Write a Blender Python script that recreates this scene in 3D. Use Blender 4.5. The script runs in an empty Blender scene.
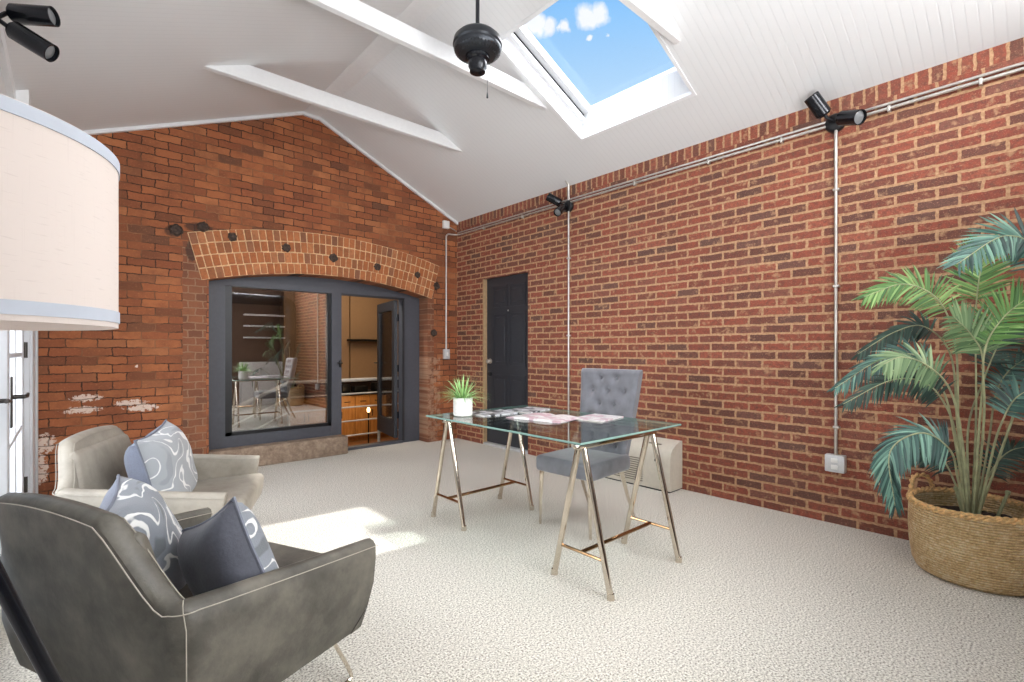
import bpy, bmesh, math, random
from mathutils import Vector, Matrix, noise
random.seed(7)
sc = bpy.context.scene
COL = sc.collection
PI = math.pi
R = math.radians
V = Vector

# ------------------------------------------------------------------ materials
def lin(c):
    return tuple(((v/255)/12.92 if v/255 <= .04045 else ((v/255+.055)/1.055)**2.4) for v in c) + (1,)

class NT:
    def __init__(s, name):
        s.m = bpy.data.materials.new(name); s.m.use_nodes = True
        s.t = s.m.node_tree; s.t.nodes.clear()
        s.out = s.n('ShaderNodeOutputMaterial')
    def n(s, typ, **k):
        nd = s.t.nodes.new(typ)
        for a, b in k.items(): setattr(nd, a, b)
        return nd
    def l(s, a, b): s.t.links.new(a, b)
    def put(s, sock, v):
        if isinstance(v, bpy.types.NodeSocket): s.l(v, sock)
        else: sock.default_value = v
    def math(s, op, a, b=0.0, c=None, clamp=False):
        nd = s.n('ShaderNodeMath', operation=op, use_clamp=clamp)
        s.put(nd.inputs[0], a); s.put(nd.inputs[1], b)
        if c is not None: s.put(nd.inputs[2], c)
        return nd.outputs[0]
    def mix(s, f, a, b, bt='MIX'):
        nd = s.n('ShaderNodeMix', data_type='RGBA', blend_type=bt)
        s.put(nd.inputs[0], f); s.put(nd.inputs[6], a); s.put(nd.inputs[7], b)
        return nd.outputs[2]
    def ramp(s, f, stops, interp='LINEAR'):
        nd = s.n('ShaderNodeValToRGB'); cr = nd.color_ramp; cr.interpolation = interp
        while len(cr.elements) < len(stops): cr.elements.new(.5)
        for e, (p, c) in zip(cr.elements, stops):
            e.position = p; e.color = c
        s.put(nd.inputs[0], f); return nd.outputs[0]
    def pos(s): return s.n('ShaderNodeNewGeometry').outputs['Position']
    def obj(s): return s.n('ShaderNodeTexCoord').outputs['Object']
    def sep(s, v):
        nd = s.n('ShaderNodeSeparateXYZ'); s.l(v, nd.inputs[0]); return nd.outputs
    def comb(s, x, y, z=0.0):
        nd = s.n('ShaderNodeCombineXYZ')
        for i, v in enumerate((x, y, z)): s.put(nd.inputs[i], v)
        return nd.outputs[0]
    def noise(s, vec, scale, detail=2, rough=.5):
        nd = s.n('ShaderNodeTexNoise'); nd.inputs['Scale'].default_value = scale
        nd.inputs['Detail'].default_value = detail; nd.inputs['Roughness'].default_value = rough
        if vec is not None: s.l(vec, nd.inputs['Vector'])
        return nd.outputs[0]
    def bump(s, h, strength=.5, dist=.01):
        nd = s.n('ShaderNodeBump'); nd.inputs['Strength'].default_value = strength
        nd.inputs['Distance'].default_value = dist; s.l(h, nd.inputs['Height']); return nd.outputs[0]
    def bsdf(s, col, rough=.6, metal=0., normal=None, **k):
        nd = s.n('ShaderNodeBsdfPrincipled')
        s.put(nd.inputs['Base Color'], col); s.put(nd.inputs['Roughness'], rough)
        s.put(nd.inputs['Metallic'], metal)
        if normal is not None: s.l(normal, nd.inputs['Normal'])
        for a, b in k.items(): s.put(nd.inputs[a.replace('_', ' ')], b)
        s.l(nd.outputs[0], s.out.inputs[0]); return nd

def plain(name, rgb, rough=.5, metal=0., var=.06, nscale=30, bump=0., **k):
    t = NT(name); c = lin(rgb)
    f = t.noise(t.obj(), nscale, 3)
    d = tuple(v*(1-var*2) for v in c[:3]) + (1,); b = tuple(min(1, v*(1+var*2)) for v in c[:3]) + (1,)
    col = t.ramp(f, [(.3, d), (.7, b)])
    nm = t.bump(f, bump, .005) if bump else None
    t.bsdf(col, rough, metal, nm, **k); return t.m

def mat_brick_right():
    t = NT('brick_right'); p = t.sep(t.pos())
    vec0 = t.comb(p[1], p[2])
    wob = t.n('ShaderNodeTexNoise'); wob.inputs['Scale'].default_value = 26; wob.inputs['Detail'].default_value = 3
    t.l(vec0, wob.inputs['Vector'])
    off = t.n('ShaderNodeVectorMath', operation='MULTIPLY_ADD')
    t.l(wob.outputs['Color'], off.inputs[0]); off.inputs[1].default_value = (.016, .014, 0); t.l(vec0, off.inputs[2])
    def brick(vec, w, h, ms):
        b = t.n('ShaderNodeTexBrick'); b.offset = .5
        b.inputs['Color1'].default_value = (0, 0, 0, 1); b.inputs['Color2'].default_value = (1, 1, 1, 1)
        b.inputs['Mortar'].default_value = (.5, .5, .5, 1); b.inputs['Scale'].default_value = 1
        b.inputs['Mortar Size'].default_value = ms; b.inputs['Mortar Smooth'].default_value = .25
        b.inputs['Bias'].default_value = 0; b.inputs['Brick Width'].default_value = w; b.inputs['Row Height'].default_value = h
        t.l(vec, b.inputs['Vector']); return b
    A = brick(off.outputs[0], .200, .0655, .0092)
    q = t.sep(off.outputs[0])
    B = brick(t.comb(t.math('ADD', q[1], -.7850 + .5), q[0]), .5, .0665, .009)   # soldier course under the ceiling
    top = t.math('GREATER_THAN', p[2], 2.7848)
    rnd = t.mix(top, A.outputs['Color'], B.outputs['Color'])
    fac = t.math('ADD', t.math('MULTIPLY', A.outputs['Fac'], t.math('SUBTRACT', 1.0, top)), t.math('MULTIPLY', B.outputs['Fac'], top))
    bc = t.ramp(rnd, [(0, lin((86, 58, 52))), (.18, lin((128, 64, 50))), (.36, lin((148, 72, 54))), (.5, lin((100, 58, 48))), (.64, lin((142, 64, 48))), (.82, lin((158, 84, 64))), (1, lin((94, 66, 60)))])
    n1 = t.noise(vec0, 38, 4, .7); n2 = t.noise(vec0, 150, 2)
    bc = t.mix(t.math('MULTIPLY', t.ramp(n1, [(.42, (0, 0, 0, 1)), (.70, (1, 1, 1, 1))]), .8), bc, lin((78, 52, 46)))
    bc = t.mix(t.ramp(n2, [(.58, (0, 0, 0, 1)), (.74, (.6, .6, .6, 1))]), bc, lin((196, 150, 118)))
    mo = t.ramp(t.noise(vec0, 60, 3), [(.3, lin((160, 120, 88))), (.7, lin((200, 160, 122)))])
    n3 = t.noise(vec0, 9, 3, .6)                      # smeared mortar here and there
    sm = t.math('MULTIPLY', t.ramp(t.noise(vec0, 14, 4, .65), [(.56, (0, 0, 0, 1)), (.68, (1, 1, 1, 1))]), .75)
    f2 = t.math('MAXIMUM', fac, sm)
    col = t.mix(f2, bc, mo)
    col = t.mix(t.math('MULTIPLY', n3, .2), col, lin((150, 104, 80)))
    h = t.math('ADD', t.math('MULTIPLY', t.math('SUBTRACT', 1.0, fac), 1.0), t.math('MULTIPLY', n1, .5))
    t.bsdf(col, .85, 0., t.bump(h, .55, .006)); return t.m

def mat_brick_back():
    t = NT('brick_back'); p = t.sep(t.pos())
    vec0 = t.comb(p[0], p[2])
    wob = t.n('ShaderNodeTexNoise'); wob.inputs['Scale'].default_value = 15; wob.inputs['Detail'].default_value = 5; wob.inputs['Roughness'].default_value = .62
    t.l(vec0, wob.inputs['Vector'])
    off = t.n('ShaderNodeVectorMath', operation='MULTIPLY_ADD')
    t.l(wob.outputs['Color'], off.inputs[0]); off.inputs[1].default_value = (.034, .03, 0); t.l(vec0, off.inputs[2])
    def brick(w, h, ms):
        b = t.n('ShaderNodeTexBrick'); b.offset = .5
        b.inputs['Color1'].default_value = (0, 0, 0, 1); b.inputs['Color2'].default_value = (1, 1, 1, 1)
        b.inputs['Mortar'].default_value = (.5, .5, .5, 1); b.inputs['Scale'].default_value = 1
        b.inputs['Mortar Size'].default_value = ms; b.inputs['Mortar Smooth'].default_value = .35
        b.inputs['Bias'].default_value = 0; b.inputs['Brick Width'].default_value = w; b.inputs['Row Height'].default_value = h
        t.l(off.outputs[0], b.inputs['Vector']); return b
    A = brick(.198, .0715, .005)
    # lighter mortared repair piers at the jambs of the opening
    B = brick(.12, .069, .006)
    def band(x0, x1, z1):
        a = t.math('MULTIPLY', t.math('GREATER_THAN', q[0], x0), t.math('LESS_THAN', q[0], x1))
        return t.math('MULTIPLY', a, t.math('LESS_THAN', q[1], z1))
    q = t.sep(off.outputs[0])
    pier = t.math('MAXIMUM', band(.80, .99, 2.2), band(3.36, 3.52, 2.05))
    rnd = t.mix(pier, A.outputs['Color'], B.outputs['Color'])
    fac = t.mix(pier, A.outputs['Fac'], B.outputs['Fac'])
    bc = t.ramp(rnd, [(0, lin((118, 72, 48))), (.2, lin((154, 90, 56))), (.45, lin((172, 104, 64))), (.65, lin((138, 80, 50))), (.85, lin((182, 114, 72))), (1, lin((104, 68, 50)))])
    n1 = t.noise(vec0, 5, 5, .65); n2 = t.noise(vec0, 60, 3, .6); n4 = t.noise(vec0, 1.7, 4, .6)
    bc = t.mix(t.math('MULTIPLY', t.ramp(n1, [(.45, (0, 0, 0, 1)), (.7, (1, 1, 1, 1))]), .55), bc, lin((104, 62, 42)))
    bc = t.mix(t.math('MULTIPLY', t.ramp(n2, [(.55, (0, 0, 0, 1)), (.8, (1, 1, 1, 1))]), .35), bc, lin((208, 140, 92)))
    bc = t.mix(t.math('MULTIPLY', t.ramp(n4, [(.5, (0, 0, 0, 1)), (.75, (1, 1, 1, 1))]), .4), bc, lin((140, 72, 48)))
    bc = t.mix(t.math('MULTIPLY', pier, .5), bc, lin((112, 76, 60)))
    mo = t.mix(pier, t.ramp(t.noise(vec0, 2.5, 3), [(.46, lin((66, 42, 30))), (.66, lin((150, 102, 70)))]), lin((150, 114, 88)))
    col = t.mix(fac, bc, mo)
    # old white paint left on a few bricks low on the left, rubble by the door jamb
    def spot(x, z, rx, rz):
        a = t.math('DIVIDE', t.math('SUBTRACT', q[0], x), rx); b = t.math('DIVIDE', t.math('SUBTRACT', q[1], z), rz)
        d = t.math('ADD', t.math('MULTIPLY', a, a), t.math('MULTIPLY', b, b))
        return t.math('SUBTRACT', 1.0, d, clamp=True)
    s = spot(.125, .795, .16, .05)
    for a in ((.10, .70, .2, .045), (.42, .735, .19, .045), (.50, .69, .2, .05), (-.12, .45, .1, .12), (-.15, .25, .08, .2), (.46, 1.05, .02, .02)):
        s = t.math('MAXIMUM', s, spot(*a))
    wn = t.ramp(t.math('MULTIPLY', s, t.math('SUBTRACT', t.math('MULTIPLY', t.noise(vec0, 34, 4, .75), 2.2), .45)), [(.38, (0, 0, 0, 1)), (.5, (1, 1, 1, 1))])
    col = t.mix(t.math('MULTIPLY', wn, t.math('SUBTRACT', .95, t.math('MULTIPLY', fac, .6))), col, lin((226, 206, 192)))
    ru = t.math('MULTIPLY', band(3.34, 3.62, 1.1), t.ramp(t.noise(vec0, 13, 5, .7), [(.45, (0, 0, 0, 1)), (.56, (1, 1, 1, 1))]))
    col = t.mix(t.math('MULTIPLY', ru, .75), col, lin((176, 138, 112)))
    dk = spot(.73, 2.28, .09, .07)
    for a in ((.93, 2.34, .15, .06), (.87, 2.12, .06, .13)): dk = t.math('MAXIMUM', dk, spot(*a))
    col = t.mix(t.math('MULTIPLY', t.ramp(t.math('MULTIPLY', dk, t.math('ADD', .4, n2)), [(.25, (0, 0, 0, 1)), (.5, (1, 1, 1, 1))]), .75), col, lin((62, 46, 40)))
    h = t.math('ADD', t.math('SUBTRACT', 1.0, fac), t.math('ADD', t.math('MULTIPLY', n2, .7), t.math('MULTIPLY', n1, .8)))
    t.bsdf(col, .88, 0., t.bump(h, .6, .008)); return t.m

def mat_arch():
    t = NT('arch_brick'); at = t.n('ShaderNodeAttribute', attribute_name='rnd', attribute_type='GEOMETRY')
    bc = t.ramp(at.outputs['Fac'], [(0, lin((146, 92, 60))), (.3, lin((184, 112, 68))), (.6, lin((168, 98, 58))), (.85, lin((200, 130, 84))), (1, lin((132, 88, 66)))])
    v = t.pos(); n1 = t.noise(v, 45, 4, .65); n2 = t.noise(v, 7, 4)
    bc = t.mix(t.math('MULTIPLY', t.ramp(n1, [(.45, (0, 0, 0, 1)), (.75, (1, 1, 1, 1))]), .5), bc, lin((112, 70, 48)))
    bc = t.mix(t.math('MULTIPLY', t.ramp(n2, [(.5, (0, 0, 0, 1)), (.7, (1, 1, 1, 1))]), .4), bc, lin((126, 82, 58)))
    t.bsdf(bc, .88, 0., t.bump(n1, .5, .006)); return t.m

def mat_carpet():
    t = NT('carpet'); v = t.pos()
    n1 = t.noise(v, 125, 3, .6); n2 = t.noise(v, 1.3, 3); n3 = t.noise(v, 260, 2)
    c = t.ramp(n1, [(.37, lin((108, 103, 92))), (.45, lin((184, 180, 167))), (.53, lin((217, 213, 201))), (.65, lin((246, 243, 234)))])
    c = t.mix(t.math('MULTIPLY', n2, .3), c, lin((206, 198, 190)))
    h = t.math('ADD', n1, t.math('MULTIPLY', n3, .6))
    t.bsdf(c, .95, 0., t.bump(h, .3, .01), Sheen_Weight=.15); return t.m

def mat_beadboard():
    t = NT('beadboard'); p = t.sep(t.pos())
    f = t.math('FRACT', t.math('DIVIDE', t.math('ADD', p[1], 50.0), .0508))
    d = t.math('ABSOLUTE', t.math('SUBTRACT', f, .5))
    g = t.ramp(d, [(.40, (0, 0, 0, 1)), (.47, (1, 1, 1, 1))])
    c = t.mix(t.math('MULTIPLY', g, .14), lin((226, 227, 228)), lin((190, 192, 194)))
    t.bsdf(c, .5, 0., t.bump(t.math('SUBTRACT', 1.0, g), .18, .004)); return t.m

def mat_leather(name, a, b, c):
    t = NT(name); v = t.obj()
    n1 = t.noise(v, 5, 5, .6); n2 = t.noise(v, 90, 3, .6); n3 = t.noise(v, 16, 5, .7)
    col = t.ramp(n1, [(.3, lin(a)), (.5, lin(b)), (.72, lin(c))])
    col = t.mix(t.math('MULTIPLY', t.ramp(n3, [(.45, (0, 0, 0, 1)), (.75, (1, 1, 1, 1))]), .45), col, lin(c))
    t.bsdf(col, .52, 0., t.bump(n2, .22, .003)); return t.m

def mat_pattern(name, base, white, dark):
    t = NT(name); v = t.obj()
    n = t.n('ShaderNodeTexNoise'); n.inputs['Scale'].default_value = 4.6; n.inputs['Detail'].default_value = 1.2
    n.inputs['Distortion'].default_value = 1.6; t.l(v, n.inputs['Vector'])
    q = t.math('ABSOLUTE', t.math('SUBTRACT', n.outputs[0], .5)); brk = t.noise(v, 13, 3)
    m = t.ramp(t.math('ADD', q, t.math('MULTIPLY', t.math('SUBTRACT', brk, .5), .09)), [(.014, (1, 1, 1, 1)), (.024, (0, 0, 0, 1))])
    m2 = t.ramp(n.outputs[0], [(.60, (0, 0, 0, 1)), (.63, (1, 1, 1, 1))])
    th = t.noise(v, 220, 2)
    c = t.mix(m2, lin(base), lin(dark)); c = t.mix(m, c, lin(white))
    t.bsdf(c, .9, 0., t.bump(t.math('ADD', th, m), .35, .004), Sheen_Weight=.2); return t.m

def mat_glass(name, tint, refl, fres=.7):
    t = NT(name)
    tr = t.n('ShaderNodeBsdfTransparent'); tr.inputs[0].default_value = tint
    gl = t.n('ShaderNodeBsdfGlossy'); gl.inputs['Roughness'].default_value = .0; gl.inputs[0].default_value = (1, 1, 1, 1)
    mx = t.n('ShaderNodeMixShader')
    lw = t.n('ShaderNodeLayerWeight'); lw.inputs[0].default_value = .35
    f = t.math('ADD', refl, t.math('MULTIPLY', lw.outputs['Fresnel'], fres), clamp=True)
    t.l(f, mx.inputs[0]); t.l(tr.outputs[0], mx.inputs[1]); t.l(gl.outputs[0], mx.inputs[2]); t.l(mx.outputs[0], t.out.inputs[0])
    return t.m

def mat_emit(name, rgb, s):
    t = NT(name); e = t.n('ShaderNodeEmission'); e.inputs[0].default_value = lin(rgb); e.inputs[1].default_value = s
    t.l(e.outputs[0], t.out.inputs[0]); return t.m

def mat_shade():
    t = NT('lamp_shade'); v = t.obj(); p = t.sep(v)
    ang = t.math('ARCTAN2', p[1], p[0])
    th = t.noise(t.comb(t.math('MULTIPLY', ang, 1.2), t.math('MULTIPLY', p[2], 90)), 6, 3)
    th2 = t.noise(t.comb(t.math('MULTIPLY', ang, 60), t.math('MULTIPLY', p[2], 3)), 4, 3)
    f = t.math('MAXIMUM', t.ramp(th, [(.62, (0, 0, 0, 1)), (.7, (1, 1, 1, 1))]), t.ramp(th2, [(.64, (0, 0, 0, 1)), (.72, (1, 1, 1, 1))]))
    c = t.mix(t.math('MULTIPLY', f, .35), lin((222, 213, 207)), lin((196, 186, 180)))
    d = t.n('ShaderNodeBsdfDiffuse'); t.l(c, d.inputs[0]); tr = t.n('ShaderNodeBsdfTranslucent'); t.l(c, tr.inputs[0])
    mx = t.n('ShaderNodeMixShader'); mx.inputs[0].default_value = .35
    t.l(d.outputs[0], mx.inputs[1]); t.l(tr.outputs[0], mx.inputs[2]); t.l(mx.outputs[0], t.out.inputs[0]); return t.m

def mat_leaf(name, a, b, c):
    t = NT(name); at = t.n('ShaderNodeAttribute', attribute_name='rnd', attribute_type='GEOMETRY')
    col = t.ramp(at.outputs['Fac'], [(0, lin(a)), (.5, lin(b)), (1, lin(c))])
    nd = t.bsdf(col, .45); return t.m

def mat_wicker():
    t = NT('wicker'); v = t.obj(); p = t.sep(v)
    ang = t.math('ARCTAN2', p[1], p[0])
    rows = t.math('MULTIPLY', p[2], 78.0)
    cols = t.math('MULTIPLY', ang, 14.0)
    row_i = t.math('FLOOR', rows)
    sh = t.math('MULTIPLY', t.math('MODULO', row_i, 2.0), PI)
    wv = t.math('ABSOLUTE', t.math('SINE', t.math('ADD', t.math('MULTIPLY', cols, 2.0), t.math('MULTIPLY', sh, .5))))
    fr = t.math('SINE', t.math('MULTIPLY', t.math('FRACT', rows), PI))
    h = t.math('MULTIPLY', fr, t.math('ADD', .45, t.math('MULTIPLY', wv, .55)))
    n1 = t.noise(t.comb(t.math('MULTIPLY', ang, 5.0), t.math('MULTIPLY', row_i, .73)), 2.2, 3, .7)
    n2 = t.noise(v, 14, 3)
    c = t.ramp(t.math('ADD', t.math('MULTIPLY', n1, .7), t.math('MULTIPLY', n2, .35)), [(.30, lin((186, 146, 100))), (.5, lin((226, 190, 140))), (.68, lin((244, 222, 182)))])
    c = t.mix(t.ramp(h, [(.04, (.6, .6, .6, 1)), (.2, (0, 0, 0, 1))]), c, lin((134, 98, 60)))
    t.bsdf(c, .75, 0., t.bump(h, 1.0, .012)); return t.m

def mat_wood(name, a, b):
    t = NT(name); v = t.obj(); p = t.sep(v)
    n1 = t.noise(t.comb(t.math('MULTIPLY', p[0], 8), t.math('MULTIPLY', p[1], 8), t.math('MULTIPLY', p[2], 1.2)), 3, 4)
    t.bsdf(t.ramp(n1, [(.3, lin(a)), (.7, lin(b))]), .45); return t.m

def mat_stone():
    t = NT('sill_stone'); v = t.pos(); n1 = t.noise(v, 12, 5, .7); n2 = t.noise(v, 50, 3)
    c = t.ramp(n1, [(.3, lin((116, 98, 84))), (.5, lin((146, 126, 108))), (.7, lin((176, 156, 136)))])
    t.bsdf(c, .9, 0., t.bump(t.math('ADD', n1, n2), .6, .01)); return t.m

def mat_page(name, a, b, sx, sy):
    t = NT(name); p = t.sep(t.obj())
    f = t.math('FRACT', t.math('MULTIPLY', p[1], sy))
    wd = t.noise(t.comb(t.math('MULTIPLY', p[0], sx), t.math('FLOOR', t.math('MULTIPLY', p[1], sy))), 6, 2)
    m = t.math('MULTIPLY', t.math('GREATER_THAN', f, .55), t.math('GREATER_THAN', wd, .48))
    big = t.noise(t.obj(), 11, 2)
    c = t.mix(t.math('MULTIPLY', m, .5), lin(a), lin((120, 116, 120)))
    c = t.mix(t.ramp(big, [(.52, (0, 0, 0, 1)), (.55, (1, 1, 1, 1))]), c, lin(b))
    t.bsdf(c, .35); return t.m

M = {}
M['brick_r'] = mat_brick_right(); M['brick_b'] = mat_brick_back(); M['arch'] = mat_arch()
M['mortar'] = plain('arch_mortar', (214, 176, 134), .9, var=.12, nscale=40, bump=.4)
M['carpet'] = mat_carpet(); M['bead'] = mat_beadboard(); M['stone'] = mat_stone()
M['white'] = plain('white_paint', (232, 233, 234), .45, var=.01)
M['wallwhite'] = plain('wall_paint_white', (226, 227, 228), .6, var=.01)
M['bright'] = plain('skylight_white', (232, 233, 235), .4, var=.01)
M['brownwall'] = plain('brown_wall_paint', (98, 76, 64), .7, var=.03)
M['slate'] = plain('slate_frame_paint', (76, 78, 86), .5, var=.03)
M['blackdoor'] = plain('black_door_paint', (50, 52, 58), .45, var=.03)
M['tanwood'] = plain('raw_jamb', (176, 146, 110), .8, var=.08)
M['black'] = plain('black_metal', (26, 27, 30), .38, .2, var=.05)
M['blackgloss'] = plain('black_gloss', (22, 24, 30), .22, .3, var=.05)
M['fanmetal'] = plain('fan_dark_metal', (54, 57, 62), .35, .6, var=.05)
M['darktrim'] = plain('dark_trim', (40, 40, 44), .5, var=.04)
M['chrome'] = plain('chrome', (214, 204, 190), .1, 1., var=.03)
M['brownchrome'] = plain('chrome_brown_reflection', (170, 138, 104), .14, 1., var=.05)  # chrome bars, their brown reflections put into the metal colour
M['steel'] = plain('galvanised_steel', (204, 200, 194), .34, .75, var=.06)
M['silverpaint'] = plain('light_metal_box', (208, 210, 212), .4, .3, var=.04)
M['whiteplastic'] = plain('white_plastic', (236, 236, 234), .4, var=.01)
M['lens'] = plain('frosted_lens', (120, 122, 124), .3, var=.02)
M['ivory'] = plain('ivory_plastic', (208, 202, 188), .45, var=.02)
M['ivorydark'] = plain('ivory_slot', (120, 112, 98), .6, var=.02)
M['leather1'] = mat_leather('armchair_leather_shaded', (54, 52, 46), (76, 73, 66), (110, 105, 95))  # shaded copy of the armchair leather, shade put into the colour
M['leather2'] = mat_leather('armchair_leather_lit', (128, 122, 111), (150, 143, 131), (170, 162, 149))  # lit copy of the same leather, light put into the colour
M['stitch'] = plain('pale_stitch', (160, 154, 142), .7, var=.03)
M['pip'] = plain('grey_piping', (112, 116, 128), .8, var=.03)
M['plainblue'] = plain('blue_grey_cloth', (104, 109, 124), .85, var=.04, nscale=120, bump=.2, Sheen_Weight=.2)
M['darkcloth'] = plain('dark_slate_cloth', (74, 76, 86), .7, var=.05, nscale=90, bump=.2, Sheen_Weight=.2)
M['pat1'] = mat_pattern('swirl_cloth', (124, 129, 136), (214, 214, 212), (100, 104, 108))
M['pat2'] = mat_pattern('swirl_cloth_pale', (160, 164, 168), (226, 226, 224), (146, 150, 154))
M['velvet'] = plain('grey_velvet', (108, 109, 116), .75, var=.09, nscale=14, Sheen_Weight=.5)
M['winglass'] = mat_glass('window_glass', (.88, .86, .84, 1), .36)
M['doorglass'] = mat_glass('door_leaf_glass', (.75, .75, .75, 1), .12)
M['skyglass'] = mat_glass('skylight_glass', (.97, .98, 1, 1), .0, .03)
M['deskglass'] = mat_glass('desk_glass', (.86, .94, .92, 1), .08)
M['glassedge'] = plain('green_glass_edge', (132, 164, 156), .08, var=.05)
M['shade'] = mat_shade()
M['shadetrim'] = plain('shade_trim_cloth', (168, 174, 184), .8, var=.02)
M['leaf'] = mat_leaf('palm_leaf', (44, 80, 38), (84, 124, 60), (148, 178, 108))
M['leafteal'] = mat_leaf('palm_leaf_teal', (26, 52, 48), (52, 88, 80), (122, 162, 142))
M['leafdark'] = mat_leaf('palm_leaf_dark', (20, 40, 34), (38, 62, 52), (66, 92, 76))
M['leafgrey'] = mat_leaf('palm_leaf_grey_green', (60, 86, 56), (98, 124, 84), (150, 170, 126))
M['stem'] = plain('palm_stem', (150, 152, 116), .6, var=.12, nscale=20)
M['grass'] = mat_leaf('grass_leaf', (84, 136, 66), (142, 188, 110), (206, 232, 176))
M['soil'] = plain('dark_soil', (48, 38, 30), .95, var=.3, nscale=60, bump=.8)
M['handle'] = plain('dark_bronze', (66, 62, 58), .4, .5, var=.05)
M['doorwhite'] = plain('door_white_paint', (206, 208, 212), .45, var=.01)
M['iron'] = plain('old_iron', (70, 56, 48), .9, var=.25, nscale=40, bump=.6)
M['wicker'] = mat_wicker(); M['rope'] = plain('wicker_braid', (214, 174, 120), .8, var=.2, nscale=60, bump=.8)
M['pot'] = plain('white_ceramic', (226, 224, 220), .5, var=.04, nscale=60, bump=.15)
M['page'] = mat_page('printed_page', (238, 232, 232), (206, 176, 186), 3, 60)
M['cover'] = mat_page('magazine_cover', (214, 216, 220), (62, 66, 72), 2, 14)
M['paperedge'] = plain('paper_edges', (224, 220, 214), .7)
M['cabwood'] = mat_wood('honey_wood', (168, 112, 58), (202, 146, 84))
M['tancab'] = plain('tan_panel', (158, 130, 104), .55, var=.02)
M['hallwall'] = plain('hall_brown_wall', (84, 64, 52), .7, var=.03)
M['hallfloor'] = mat_wood('hall_floor_wood', (120, 82, 52), (150, 106, 70))
M['counter'] = plain('dark_countertop', (40, 38, 38), .3, var=.1)
M['rail'] = plain('pale_rail_metal', (206, 202, 194), .4, .2, var=.03)
M['bulb'] = mat_emit('warm_bulb', (255, 214, 150), 6)

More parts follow.
